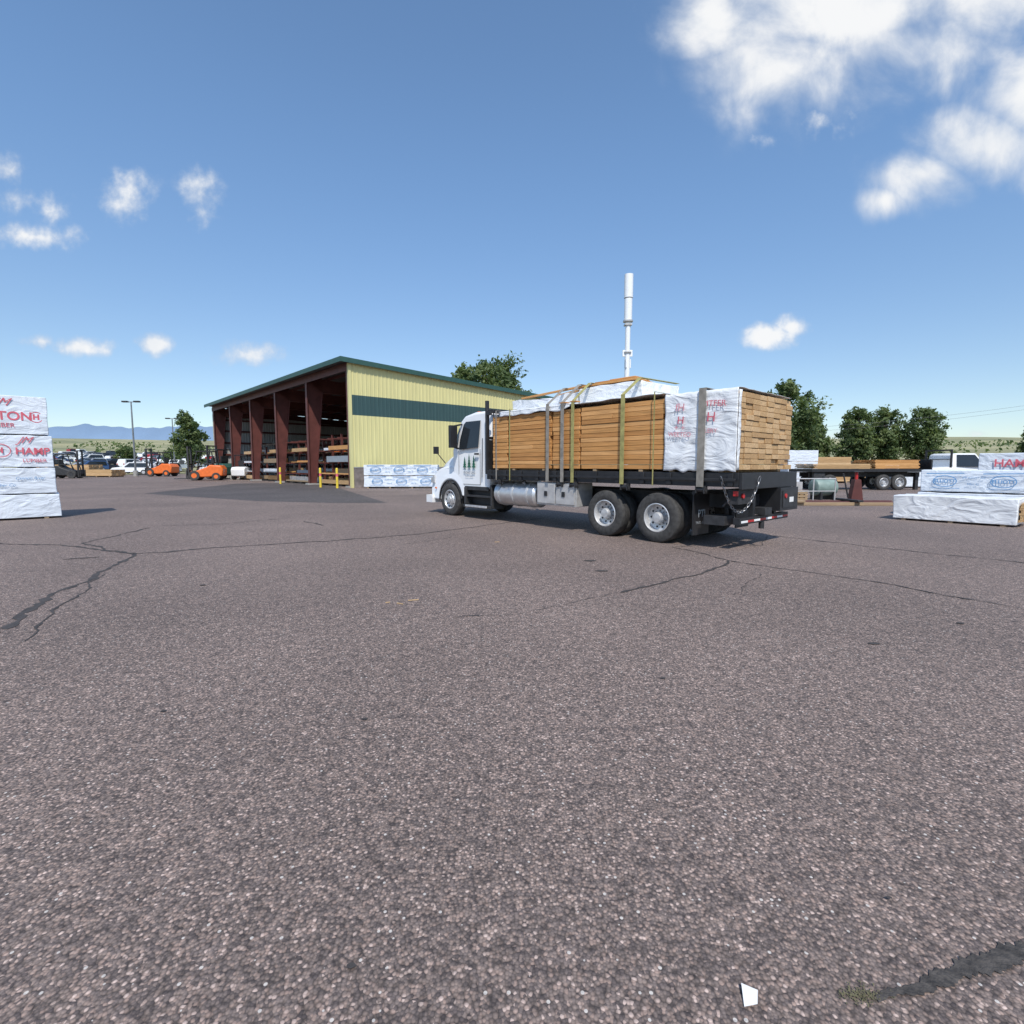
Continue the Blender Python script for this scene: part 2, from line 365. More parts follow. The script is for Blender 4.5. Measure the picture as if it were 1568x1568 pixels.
b=MB(); b.add([(.665,1.33,.006),(.70,1.325,.02),(.725,1.375,.008),(.68,1.385,.02)],[(0,1,2,3)],M['paper']); b.obj('paper_scrap')
b=MB()
for x,y,a,l in [(-1.13,5.75,.3,.12),(-1.25,5.6,2.6,.09),(-1.4,5.65,.4,.05),(-.3,10.2,.2,.1)]:
    b.box(-l/2,l/2,-.004,.004,.002,.010,WP[2],Matrix.Translation((x,y,.004))@Matrix.Rotation(a,4,'Z'))
b.obj('wood_chips')
b=MB(); vs=[];n=70
for i in range(n+1):
    t=i/n; x=1.06+t*.6; y=1.35+t*.16+.015*noise.noise(Vector((t*6,0,0))); wd2=.008+.026*min(1,t*1.6)
    wd2=abs(wd2)*(.8+.6*noise.noise(Vector((t*11,3,0)))+.5*noise.noise(Vector((t*45,7,0))))+.002
    vs+=[(x,y+wd2*(1+.5*noise.noise(Vector((t*50,1,0)))),.005),(x,y-wd2*(1+.5*noise.noise(Vector((t*60,9,0)))),.005)]
b.add(vs,[(2*i,2*i+2,2*i+3,2*i+1) for i in range(n)],M['stain']); b.obj('wet_stain')
M['weed']=mat('weed_leaf',(.13,.12,.065),.85,0,.4,30)
b=MB()
for i in range(300):
    x=rnd.gauss(1.03,.035);y=rnd.gauss(1.365,.014);a=rnd.random()*6.3;l=rnd.uniform(.002,.007);h=rnd.uniform(.004,.008)
    dx=math.cos(a)*l;dy=math.sin(a)*l
    b.add([(x,y,.004),(x+dx-dy*.4,y+dy+dx*.4,h),(x+dx*1.4,y+dy*1.4,h*.8),(x+dx+dy*.4,y+dy-dx*.4,h)],[(0,1,2,3)],M['weed'])
b.obj('weeds')

# ------------------------------------------------------------ truck
def wheel(b,cx,yo,side,r=.5,width=.28,deep=True):
    s=side
    def P(l): return [(rr,s*y) for rr,y in l]
    ri=.29*r/.5
    b.lathe(P([(ri,0-.01),(ri+.03,.0),(ri+.08,.012),(r*.87,.0),(r*.96,-.02),(r,-.055),(r,-width+.05),(r*.96,-width+.01),(r*.85,-width),(ri,-width+.01)]),M['rubber'],(cx,yo,r),48)
    for k in (.09,.14,.19):
        b.lathe(P([(r+.001,-k),(r+.001,-k-.012)]),M['black'],(cx,yo,r),48)
    if deep:
        b.lathe(P([(ri+.005,-.005),(ri-.012,.004),(ri-.025,-.02),(ri-.04,-.13),(.17,-.15),(.12,-.15),(.115,-.05),(.09,-.0),(.0,.005)]),M['rim'],(cx,yo,r),40)
        yf=-.148; rr=.2
    else:
        b.lathe(P([(ri+.005,-.005),(ri-.012,.004),(ri-.03,-.03),(.2,-.06),(.16,-.01),(.09,-.0),(.085,.04),(.0,.05)]),M['rim'],(cx,yo,r),40)
        yf=-.04; rr=.225
    for i in range(10):
        t=2*math.pi*i/10
        x=cx+math.cos(t)*rr;z=r+math.sin(t)*rr
        if deep:
            b.tube((x,yo+s*(yf-.02),z),(x,yo+s*(yf+.012),z),.022,.022,M['black'],10)
        else: b.tube((x,yo+s*(yf-.03),z),(x,yo+s*(yf+.015),z),.022,.022,M['black'],10)
        t+=.314; x=cx+math.cos(t)*.14;z=r+math.sin(t)*.14
        b.tube((x,yo+s*(yf-.02),z),(x,yo+s*(yf+.035),z),.014,.014,M['chain'],6)

truck=empty('flatbed_truck',(2.86,10.15,0),math.atan2(.75,-.66))
W2=-2.45
AX=7.32
b=MB()
for x in (0,1.3):
    wheel(b,x,-.02,1); wheel(b,x,-.34,1)
    wheel(b,x,W2+.02,-1); wheel(b,x,W2+.34,-1)
    b.tube((x,-.2,.5),(x,W2+.2,.5),.09,.09,M['frame'],14)
b.obj('rear_wheels',truck)
b=MB(); wheel(b,AX,-.08,1,.5,.3,False); wheel(b,AX,W2+.08,-1,.5,.3,False); b.tube((AX,-.3,.5),(AX,W2+.3,.5),.07,.07,M['frame'])
b.obj('front_wheels',truck)
b=MB()
for y in (-.8,-1.65): b.box(-1.5,8.0,y-.04,y+.04,.72,1.0,M['frame'])
for x in (-1.3,-.6,.65,1.9,3,4.2,5.3): b.box(x-.05,x+.05,-1.61,-.84,.75,.97,M['frame'])
b.box(.2,1.1,-.75,-1.7,.45,.75,M['frame'])
x=-1.4
while x<5.3: b.box(x-.03,x+.03,-.12,W2+.12,1.17,1.275,M['frame']); x+=.4
b.obj('chassis',truck,.006)
b=MB()
b.box(-1.62,5.36,-.07,W2+.07,1.28,1.40,M['dunnage'])
b.box(-1.64,5.38,-.0,-.065,1.16,1.415,M['black']); b.box(-1.64,5.38,W2,W2+.065,1.16,1.415,M['black'])
b.box(-1.70,-1.645,0,W2,1.12,1.415,M['black'])
x=-1.5
while x<5.3:
    b.box(x-.05,x+.05,.003,.028,1.17,1.40,M['black']); x+=.61
b.box(-1.6,5.3,.030,.045,1.26,1.31,M['black'])
b.obj('flatbed_deck',truck,.006)
b=MB()
for x in (-.95,.75,2.18,2.6,4.9):
    b.tube((x-.1,.0,1.1),(x+.1,.0,1.1),.05,.05,M['frame'],12); b.box(x-.09,x-.07,-.06,.06,1.03,1.17,M['frame']); b.box(x+.07,x+.09,-.06,.06,1.03,1.17,M['frame'])
b.obj('strap_winches',truck)
b=MB()
b.box(5.37,5.45,0,-.09,1.3,3.3,M['black']); b.box(5.37,5.45,W2,W2+.09,1.3,3.1,M['black'])
b.box(5.37,5.45,-.093,W2+.093,2.98,3.08,M['black']); b.box(5.37,5.45,-.093,W2+.093,2.25,2.33,M['black'])
for i in range(10): b.box(5.39,5.43,-.25-i*.215,-.27-i*.215,1.42,2.975,M['black'])
b.box(5.40,5.42,-.1,W2+.1,1.42,2.24,M['black'])
b.box(5.2,5.36,0.01,-.05,2.9,3.0,M['black'])
b.obj('headache_rack',truck,.008)
b=MB()
TX=Matrix.Translation((0,-.36,.78))@Matrix.Rotation(R(-90),4,'Z')
b.lathe([(.0,3.55),(.27,3.56),(.32,3.62),(.32,5.12),(.27,5.18),(0,5.19)],M['alu'],(0,0,0),40,TX)
for x in (3.85,4.4,4.95):
    b.lathe([(.322,x-.03),(.334,x-.03),(.334,x+.03),(.322,x+.03)],M['rim'],(0,0,0),40,TX)
b.tube((4.1,-.25,1.05),(4.1,-.2,1.13),.05,.05,M['chain'])
b.obj('fuel_tank',truck)
b=MB(); b.box(2.12,3.42,-.03,-.6,.58,1.13,M['alubox']); b.box(2.16,2.75,-.0,-.027,.62,1.09,M['alubox']); b.box(2.79,3.38,-.0,-.027,.62,1.09,M['alubox'])
for x in (2.5,3.08): b.box(x-.05,x+.05,.003,.02,.8,.92,M['black'])
b.obj('toolbox',truck,.012)
b=MB(); b.box(5.3,6.6,-.05,-.5,.32,.40,M['frame']); b.box(5.3,6.6,-.12,-.5,.62,.68,M['frame']); b.box(5.3,5.36,-.1,-.5,.40,1.0,M['frame']); b.box(6.5,6.6,-.1,-.5,.40,.9,M['frame']); b.box(5.36,6.5,-.3,-.5,.4,.9,M['black'])
b.box(5.45,6.45,-.02,-.1,.335,.395,M['rim'])
b.obj('cab_steps',truck,.01)
b=MB()
for y in (-.05,W2+.65):
    b.box(-.78,-.76,y,y-.6,.22,1.0,M['black'])
b.box(-.8,-.74,-.05,-2.4,1.0,1.06,M['black'])
b.obj('mudflaps',truck)
text('PTI',.2,(-.79,-.35,.62),(R(90),0,R(-90)),M['greyprint'],truck,'flap_logo',bold=.004)
text('TRUCK EQUIP',.07,(-.79,-.35,.45),(R(90),0,R(-90)),M['greyprint'],truck,'flap_text')
b=MB()
b.box(-1.62,-1.5,-.15,-2.3,.48,.60,M['black'])
for y in (-.75,-1.7): b.box(-1.6,-1.52,y-.05,y+.05,.6,1.15,M['black'])
b.box(-1.75,-1.15,-1.55,-2.42,.66,1.11,M['black']); b.box(-1.765,-1.752,-1.65,-2.3,.72,1.05,M['frame'])
b.box(-1.60,-1.4,-.1,-.7,.85,1.11,M['frame'])
for y in (-.25,): b.tube((-1.60,y,1.0),(-1.63,y,1.0),.045,.045,M['red'],14)
for y in (-1.75,): b.tube((-1.765,y,.95),(-1.785,y,.95),.045,.045,M['red'],14)
b.box(-1.77,-1.766,-1.95,-2.15,.82,.92,M['paper'])
for i in range(8):
    b.box(-1.626,-1.621,-.2-i*.26,-.2-(i+1)*.26,.51,.55,M['red'] if i%2 else M['paper'])
b.box(-1.6,-1.52,-.06,-.10,1.0,1.09,M['red'])
b.tube((-1.6,-1.1,.35),(-1.6,-1.1,.48),.05,.05,M['frame']); b.box(-1.72,-1.45,-.95,-1.25,.62,.75,M['frame'])
b.box(-1.35,-.95,-.12,-.5,.45,.62,M['frame'])
for y in (-.2,-.9,-2.1): b.tube((-1.55,y,1.1),(-1.3,y+.05,.8),.018,.018,M['frame'],6)
b.obj('rear_bumper',truck,.008)
b=MB()
def link(p,q,flip):
    d=(q-p); c=(p+q)/2; l=d.length*.72; q4=d.to_track_quat('X','Z').to_matrix().to_4x4()
    T=Matrix.Translation(c)@q4@Matrix.Rotation(R(90) if flip else 0,4,'X')
    n=10;vs=[];k=5;fs=[]
    for i in range(n):
        t=2*math.pi*i/n; C=Vector((math.cos(t)*l,math.sin(t)*.022,0)); ra=Vector((math.cos(t),math.sin(t),0))
        for j in range(k):
            a=2*math.pi*j/k; vs.append(C+(ra*math.cos(a)+Vector((0,0,math.sin(a))))*.007)
    for i in range(n):
        for j in range(k): fs.append((i*k+j,((i+1)%n)*k+j,((i+1)%n)*k+(j+1)%k,i*k+(j+1)%k))
    b.add(vs,fs,M['chain'],T)
pts=[]
for i in range(25):
    t=i/24; pts.append(Vector((-1.35-.38*t,.06-.7*t,1.33-2.4*(t-t*t)*1.05)))
for i in range(24): link(pts[i],pts[i+1],i%2)
b.obj('chain',truck)

def cab(parent):
    c=W2/2
    b=MB()
    arch=[(AX+math.cos(t)*.60,.5+math.sin(t)*.60) for t in np.linspace(R(168),R(-5),16)]
    for s in (1,-1):
        top=[(8.72,.80),(8.66,1.05),(8.5,1.28),(8.25,1.42),(7.9,1.50),(7.4,1.52),(6.65,1.50),(6.62,.62)]
        side=arch+[(8.62,.45),(8.72,.6)]+top
        n0=len(b.v)
        b.prism(side,c+s*.62,c+s*1.12,M['white'])
        for v in b.v[n0:]:
            k=max(0,(v.x-7.7)/1.0)
            if abs(v.y-c)>.9:
                v.y=c+(v.y-c)*(1-.20*k*k-.16*max(0,min(1,(v.z-1.15)/.35)))
    b.obj('fenders',parent,.07,segs=4)
    b=MB(); secs=[(7.15,.98,2.04),(7.5,.93,1.97),(7.9,.86,1.86),(8.25,.78,1.70),(8.5,.70,1.50),(8.66,.62,1.28),(8.72,.58,1.0)]
    n=18
    vs=[]
    for (x,hw,zt) in secs:
        for i in range(n+1):
            a=math.pi*i/n
            ca=math.cos(a); sa=math.sin(a)
            yv=c+hw*math.copysign(abs(ca)**.45,ca); zv=.75+(zt-.75)*(abs(sa)**.42)
            vs.append((x,yv,zv))
    fs=[]
    for j in range(len(secs)-1):
        for i in range(n): fs.append((j*(n+1)+i,j*(n+1)+i+1,(j+1)*(n+1)+i+1,(j+1)*(n+1)+i))
    fs.append(tuple((len(secs)-1)*(n+1)+i for i in range(n+1)))
    b.add(vs,fs,M['white']); b.obj('hood',parent,ang=50)
    b=MB()
    side=[(5.5,.86),(6.68,.86),(6.98,1.1),(7.36,1.1),(7.42,2.0),(7.36,2.1),(6.98,2.86),(6.78,3.0),(6.3,3.08),(5.65,3.08),(5.5,2.98)]
    n0=len(b.v); b.prism(side,-.16,W2+.16,M['white'])
    for v in b.v[n0:]:
        if v.z>1.99:
            f=(v.z-2.0)/1.05; v.y=c+(v.y-c)*(1-.12*f)
        if v.x>6.9: v.y=c+(v.y-c)*(1-.10*min(1,(v.x-6.9)/.5))
    b.obj('cab_body',parent,.08,segs=4)
    b=MB()
    def ys(z,off,s,x=6):
        base=abs(-.16-c)*(1-.12*max(0,(z-2.0)/1.05))*(1-.10*max(0,min(1,(x-6.9)/.5)))
        return c+s*(base+off)
    for s in (1,-1):
        pw=[(5.98,2.06),(6.92,2.0),(6.90,2.3),(6.78,2.74),(6.68,2.82),(5.98,2.82)]
        b.add([(x,ys(z,.008,s,x),z) for x,z in pw],[tuple(range(6))],M['glass'])
        pw=[(7.06,2.10),(7.30,2.10),(7.05,2.62),(6.98,2.68)]
        b.add([(x,ys(z,.008,s,x),z) for x,z in pw],[tuple(range(4))],M['glass'])
    vs=[]
    for z in (2.14,2.82):
        x=7.36-.38*(z-2.1)/.76+.016
        vs+=[(x,ys(z,-.10,1,x),z+.008),(x,ys(z,-.10,-1,x),z+.008)]
    b.add([vs[0],vs[1],vs[3],vs[2]],[(0,1,2,3)],M['glass'])
    b.obj('windows',parent)
    b=MB()
    for s in (1,-1):
        def bx(x0,x1,z0,z1,o0,o1,m,xx=6):
            ya=ys(min(z1,2.0),o0,s,xx); yb=ys(min(z1,2.0),o1,s,xx); b.box(x0,x1,min(ya,yb),max(ya,yb),z0,z1,m)
        for x in (5.88,): bx(x-.008,x+.008,.98,2.0,.002,.006,M['frame'])
        bx(6.93,6.945,1.15,1.98,.0,.005,M['frame'],6.94)
        bx(5.88,6.7,.98,.992,.002,.006,M['frame'])
        bx(5.94,6.12,1.84,1.89,.0,.04,M['black'])
        bx(5.5,6.62,.82,.93,-.01,.014,M['frame'])
        b.tube((5.74,ys(1.3,.05,s),1.2),(5.74,ys(2.2,.05,s),2.3),.016,.016,M['chain'])
        ym=ys(2.3,.34,s,7.0)
        b.box(6.93,7.05,min(ym,ym-s*.24),max(ym,ym-s*.24),2.06,2.72,M['black'])
        b.beam((6.9,ys(2.75,-.02,s,6.9),2.76),(7.0,ym-s*.1,2.69),.05,.05,M['black']); b.beam((7.0,ys(2.05,-.02,s,7.0),2.04),(7.0,ym-s*.1,2.10),.05,.05,M['black'])
        b.prism([(8.40,.98),(8.62,.98),(8.60,1.14),(8.40,1.22)],c+s*.80,c+s*.985,M['rim'])
        b.box(8.2,8.28,c+s*1.03,c+s*1.05,.80,.85,M['orange'])
        b.tube((8.1,c+s*.75,1.6),(8.2,c+s*1.02,1.95),.014,.014,M['black']); b.box(8.16,8.24,c+s*.96,c+s*1.12,1.9,2.13,M['black'])
        b.box(AX-.6,AX+.6,c+s*.60,c+s*.615,.45,1.4,M['black'])
    b.box(8.715,8.75,c-.5,c+.5,.66,1.28,M['black'])
    b.box(8.45,8.80,c-1.05,c+1.05,.34,.58,M['white'])
    for y in (-.5,-.85,-1.22,-1.6,-1.95): b.box(6.3,6.4,y-.04,y+.04,3.07,3.11,M['orange'])
    b.obj('cab_trim',parent,.012)
    b=MB()
    for s in (1,-1):
        y=c+s*1.115
        for i in range(16):
            t0=R(175-i*11.2);t1=R(175-(i+1)*11.2)
            b.beam((AX+.585*math.cos(t0),y,.5+.585*math.sin(t0)),(AX+.585*math.cos(t1),y,.5+.585*math.sin(t1)),.04,.035,M['frame'])
    b.obj('wheel_arch_lip',parent)
cab(truck)
b=MB(); yd=-.16+.012
for x,h in ((6.62,.34),(6.40,.42),(6.18,.38)):
    for k in range(4):
        z=1.48+k*h*.2; wv=.095*(1-k*.2)
        b.add([(x-wv,yd,z),(x+wv,yd,z),(x,yd,z+h*.36)],[(0,1,2)],M['greenprint'])
    b.add([(x-.012,yd,1.42),(x+.012,yd,1.42),(x+.012,yd,1.48),(x-.012,yd,1.48)],[(0,1,2,3)],M['greenprint'])
b.obj('door_logo',truck)
text('FRONT LINE',.10,(6.40,yd,1.33),(R(90),0,R(180)),M['greyprint'],truck,'door_text',bold=.003)
text('SALES LUMBER',.06,(6.40,yd,1.22),(R(90),0,R(180)),M['greyprint'],truck,'door_text_small')

def lumber(b,x0,x1,y0,y1,z0,z1,lh=.095,bw=.27,mats=W,jit=.02,rnd=random.Random(5),split=0):
    z=z0
    while z+lh*.8<=z1:
        y=y0
        while y-bw*.8>=y1:
            dx0=rnd.uniform(-jit,jit)*(3 if rnd.random()<.08 else 1);dx1=rnd.uniform(-jit,jit);dy=rnd.uniform(0,.014)
            segs=[(x0+dx0,x1+dx1)]
            if split and rnd.random()<split:
                m=rnd.uniform(x0+.4,x1-.4); segs=[(x0+dx0,m-.004),(m+.004,x1+dx1)]
            for a,c in segs:
                b.box(a,c,y-dy,max(y-bw+.004,y1),z+.003+rnd.uniform(0,.003),z+lh-.003,rnd.choice(mats))
            y-=bw
        z+=lh
rl=random.Random(11)
b=MB()
lumber(b,4.55,5.15,-.03,-2.42,1.46,2.82,.098,.265,W,.012,rl)
lumber(b,2.95,4.50,-.02,-2.42,1.46,2.90,.098,.265,W,.02,rl,.1)
b.box(2.9,5.0,-.15,-2.35,1.42,1.455,M['dunnage'])
b.obj('lumber_bundle_front',truck,.004,segs=1)
b=MB()
lumber(b,2.05,2.88,-.02,-2.42,1.46,2.90,.098,.265,W,.015,rl)
lumber(b,-.15,2.0,-.02,-2.42,1.46,2.88,.098,.265,W,.02,rl,.15)
b.obj('lumber_bundle_middle',truck,.004,segs=1)
b=MB()
lumber(b,-1.56,-.2,-.03,-2.42,1.46,2.84,.0985,.3,WP,.015,rl)
b.obj('lumber_bundle_rear',truck,.004,segs=1)
b=MB()
for x in (-1.3,-.3,.4,1.6,2.3,3.2,4.3,5.0): b.box(x-.045,x+.045,-.03,-2.4,1.416,1.457,M['dunnage'])
b.obj('dunnage_strips',truck)

def sheet(name,fn,nu,nv,m,parent,thick=.004):
    b=MB(); vs=[fn(i/nu,j/nv) for j in range(nv+1) for i in range(nu+1)]
    fs=[(j*(nu+1)+i,j*(nu+1)+i+1,(j+1)*(nu+1)+i+1,(j+1)*(nu+1)+i) for j in range(nv) for i in range(nu)]
    b.add(vs,fs,m); o=b.obj(name,parent,ang=180)
    s=o.modifiers.new('s','SOLIDIFY'); s.thickness=thick
    return o
def nz(x,y,z,s): return noise.noise(Vector((x*s,y*s,z*s)))
def rearwrap(u,v):
    x=-1.585+u*1.42
    if v<.6:
        t=v/.6; z=1.44+t*1.43; y=.012+.034*abs(nz(x*2,0,z*.9,1.6))+.014*nz(x*4,1,z*2+x*3,1.2)
        if v<.03: z+=.05*nz(x,9,0,6)
        x+=.04*nz(z,5,0,3)*(1 if u>.9 else .2)
        return (x,y+.0,z)
    t=(v-.6)/.4
    return (x+.02*nz(t,2,0,5),.01-t*2.3,2.875+.03*abs(nz(x*2,t*3,0,2))+.012)
sheet('rear_wrap',rearwrap,50,60,M['wrapc'],truck)
for (tx,s,x,z,mm) in [('PITFER',.15,-1.17,2.64,'redprint'),('H',.24,-1.12,2.40,'redprint'),('LERY',.11,-1.12,2.16,'redfaint'),('fH',.20,-.5,2.62,'redfaint'),('H',.20,-.52,2.38,'redprint'),('WEETEO',.12,-.50,2.12,'redfaint'),('+ +',.16,-.5,2.24,'redfaint')]:
    text(tx,s,(x,.054,z),(R(90),R(3),R(180)),M[mm],truck,'wrap_print')
def flap(u,v):
    z=1.46+v*1.39; y=.02-u*(.10+.05*nz(z,0,0,4)); x=-1.60-.02*abs(nz(z*3,u,0,2))
    return (x,y,z)
sheet('rear_wrap_flap',flap,4,24,M['wrapc'],truck)
def midtop(u,v):
    x=-.15+u*5.2; y=-.0-v*2.4
    z=2.925+.03*abs(nz(x*1.2,y*2,0,1.2))+.012*nz(x*3,y*3,0,1)
    return (x,y+(.02 if v==0 else 0),z)
sheet('top_wrap',midtop,80,30,M['wrapc'],truck)
def midflap(u,v):
    x=2.3+u*2.5; z=2.95-v*(.12+.16*nz(x,0,0,2.0)); return (x,.015+.03*v*abs(nz(x,3,0,3)),z)
sheet('top_wrap_flap',midflap,40,5,M['wrapc'],truck)
def wrapbox(name,x0,x1,y0,y1,z0,z1,m,parent,amp=.02,step=.11,seed=0,sag=0):
    L_=[x1-x0,abs(y1-y0),z1-z0]; b=MB()
    nx=max(2,int(L_[0]/step));ny=max(2,int(L_[1]/step));nz_=max(2,int(L_[2]/step))
    idx={};vs=[]
    def vid(i,j,k):
        if (i,j,k) not in idx:
            x=x0+(x1-x0)*i/nx; y=y0+(y1-y0)*j/ny; z=z0+(z1-z0)*k/nz_
            s=seed*3.1
            p=Vector((x,y,z)); o=noise.noise_vector(p*1.8+Vector((s,s,s)))*amp+noise.noise_vector(p*5+Vector((s,0,s)))*amp*.35
            if k==0: o.z=0
            if sag and k==nz_: o.z-=sag*abs(noise.noise(Vector((x*.8+s,y,0))))
            idx[(i,j,k)]=len(vs); vs.append(p+o)
        return idx[(i,j,k)]
    fs=[]
    for i in range(nx):
        for j in range(ny):
            for k in (0,nz_): fs.append((vid(i,j,k),vid(i+1,j,k),vid(i+1,j+1,k),vid(i,j+1,k)))
    for i in range(nx):
        for k in range(nz_):
            for j in (0,ny): fs.append((vid(i,j,k),vid(i+1,j,k),vid(i+1,j,k+1),vid(i,j,k+1)))
    for j in range(ny):
        for k in range(nz_):
            for i in (0,nx): fs.append((vid(i,j,k),vid(i,j+1,k),vid(i,j+1,k+1),vid(i,j,k+1)))
    b.add(vs,fs,m); return b.obj(name,parent,ang=50,bevel=.015)
wrapbox('upper_wrapped_bundle',2.6,4.95,-.55,-1.95,2.95,3.30,M['wrapc'],truck,.035,.1,1,.16)
wrapbox('upper_wrapped_bundle_rear',.75,2.54,-.55,-2.0,2.95,3.36,M['wrapc'],truck,.03,.1,4,.05)
b=MB()
for i in range(7):
    b.box(.9+.06*i,2.7-.07*i,-.58-.18*i,-.74-.18*i,3.385+.006*(i%2),3.43+.006*(i%2),W[i%5])
for i in range(5):
    b.box(1.05+.05*i,2.2-.1*i,-.72-.2*i,-.89-.2*i,3.442,3.485,W[(i+2)%5])
for i in range(3): b.box(1.2,1.9,-.9-.2*i,-1.07-.2*i,3.492,3.535,W[(i+4)%5])
b.beam((4.6,-.62,3.33),(2.6,-.66,3.42),.10,.04,W[1]); b.beam((3.9,-1.3,3.40),(2.3,-1.0,3.46),.12,.04,W[3])
b.obj('loose_boards',truck,.004,segs=1)
b=MB()
def strap(x,m,ztop=2.95,upper=None,w=.05):
    b.box(x-w,x+w,.060,.066,1.15,ztop,m)
    if upper is None:
        b.box(x-w,x+w,.066,-2.5,ztop,ztop+.006,m)
    else:
        b.beam((x,.066,ztop),(x,-.52,upper),2*w,.008,m); b.beam((x,-.52,upper),(x,-2.0,upper+.02),2*w,.008,m)
for x,m,zt,up,w_ in [(-.95,M['strapg'],2.93,None,.07),(.80,M['strapy'],2.99,3.40,.05),(2.18,M['strapy'],2.98,3.45,.045),(2.50,M['strapg'],2.98,3.45,.05),(2.98,M['strapg'],2.98,3.42,.05),(4.9,M['strapg'],2.98,None,.02),(4.35,M['strapy'],2.98,None,.014),(.05,M['strapy'],2.97,None,.012)]:
    strap(x,m,zt,up,w_)
b.obj('tie_down_straps',truck)
b=MB()
for x in (2.18,2.50): b.box(x-.09,x+.09,.068,-.09,2.97,2.992,W[2])
b.obj('corner_protectors',truck)

# ------------------------------------------------------------ shed building
bl=empty('storage_shed',(-10.83,34.8,0),math.atan2(.679,.734))
Wd=19.5; Ln=36.6
def rz(x): return 8.42-.041*x
def ribbed(b,x0,x1,y,zf0,zf1,m,axis='x',per=.3,dep=.035,sgn=-1):
    n=int((x1-x0)/per); pr=[]
    for i in range(n):
        a=x0+i*per
        pr+=[(a,0),(a+per*.62,0),(a+per*.72,dep),(a+per*.9,dep),(a+per,0)]
    pr=[p for i,p in enumerate(pr) if i==0 or p!=pr[i-1]]
    if pr[-1][0]<x1-.001: pr.append((x1,0))
    vs=[]
    for (a,d) in pr:
        for zf in (zf0,zf1):
            z=zf(a) if callable(zf) else zf
            vs.append((a,y+sgn*d,z) if axis=='x' else (y+sgn*d,a,z))
    fs=[(2*i,2*i+2,2*i+3,2*i+1) for i in range(len(pr)-1)]
    b.add(vs,fs,m)
b=MB()
ribbed(b,0,Wd,-.02,1.42,4.9,M['yellow']); ribbed(b,0,Wd,-.02,4.9,6.24,M['greenc']); ribbed(b,0,Wd,-.02,6.24,lambda x:rz(x)-.05,M['yellow'])
b.box(0,Wd,.03,.1,0,7.4,M['inner'])
b.box(-.12,.08,-.08,.12,0,8.3,M['yellow'])
b.obj('end_wall',bl,ang=20)
b=MB(); b.box(.1,Wd,-.12,-.03,0,1.36,M['stone']); b.box(.09,Wd,-.14,-.03,1.362,1.415,M['concrete']); b.obj('stone_base',bl)
b=MB()
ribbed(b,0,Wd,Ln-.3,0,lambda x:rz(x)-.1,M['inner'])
for z in (1.3,2.7,4.1,5.5,6.8): b.box(.1,Wd-.1,Ln-.55,Ln-.36,z,z+.2,M['redsteel'])
b.box(0,Wd,Ln-.25,Ln-.2,0,7.5,M['yellow'])
b.obj('far_end_wall',bl,ang=20)
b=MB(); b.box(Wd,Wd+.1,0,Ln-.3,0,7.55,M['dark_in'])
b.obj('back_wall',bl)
b=MB()
x0,x1,y0,y1=-.7,Wd+.4,-.3,Ln+.1
b.add([(x0,y0,rz(x0)+.02),(x1,y0,rz(x1)+.02),(x1,y1,rz(x1)+.02),(x0,y1,rz(x0)+.02),(x0,y0,rz(x0)+.12),(x1,y0,rz(x1)+.12),(x1,y1,rz(x1)+.12),(x0,y1,rz(x0)+.12)],[(3,2,1,0),(4,5,6,7),(0,1,5,4),(1,2,6,5),(2,3,7,6),(3,0,4,7)],M['roofu'])
b.obj('roof',bl)
b=MB()
b.box(x0-.06,x0-.002,y0,y1,rz(x0)-.16,rz(x0)+.16,M['greent'])
b.beam((x0-.06,y0-.03,rz(x0)),(x1,y0-.03,rz(x1)),.05,.32,M['greent'])
b.obj('roof_fascia',bl)
b=MB()
for k in range(6):
    y=.35+k*7.15
    if k==5: y=Ln-.8
    b.add([(.02,y,0),(.5,y,0),(1.25,y,7.3),(1.25,y,rz(0)-.1),(.02,y,rz(0)-.1)],[(0,1,2,3,4)],M['redsteel'])
    b.box(-.03,.02,y-.16,y+.16,0,rz(0)-.12,M['redsteel'])
    b.beam((.5,y,0),(1.25,y,7.3),.3,.04,M['redsteel'])
    b.add([(0,y,rz(0)-.12),(Wd,y,rz(Wd)-.12),(Wd,y,rz(Wd)-.9),(9,y,rz(9)-.7),(1.25,y,7.2)],[(0,1,2,3,4)],M['redsteel'])
    b.beam((1.25,y,7.2),(9,y,rz(9)-.7),.26,.04,M['redsteel']); b.beam((9,y,rz(9)-.7),(Wd,y,rz(Wd)-.9),.26,.04,M['redsteel'])
    b.box(-.2,.7,y-.3,y+.3,.0,.12,M['concrete'])
for i in range(13):
    x=.0+i*1.55; b.box(x-.04,x+.04,.1,Ln-.4,rz(x)-.24,rz(x)-.03,M['redsteel'])
b.box(-.06,-.035,0,Ln-.3,7.85,8.25,M['redsteel'])
b.obj('steel_frames',bl,ang=20)

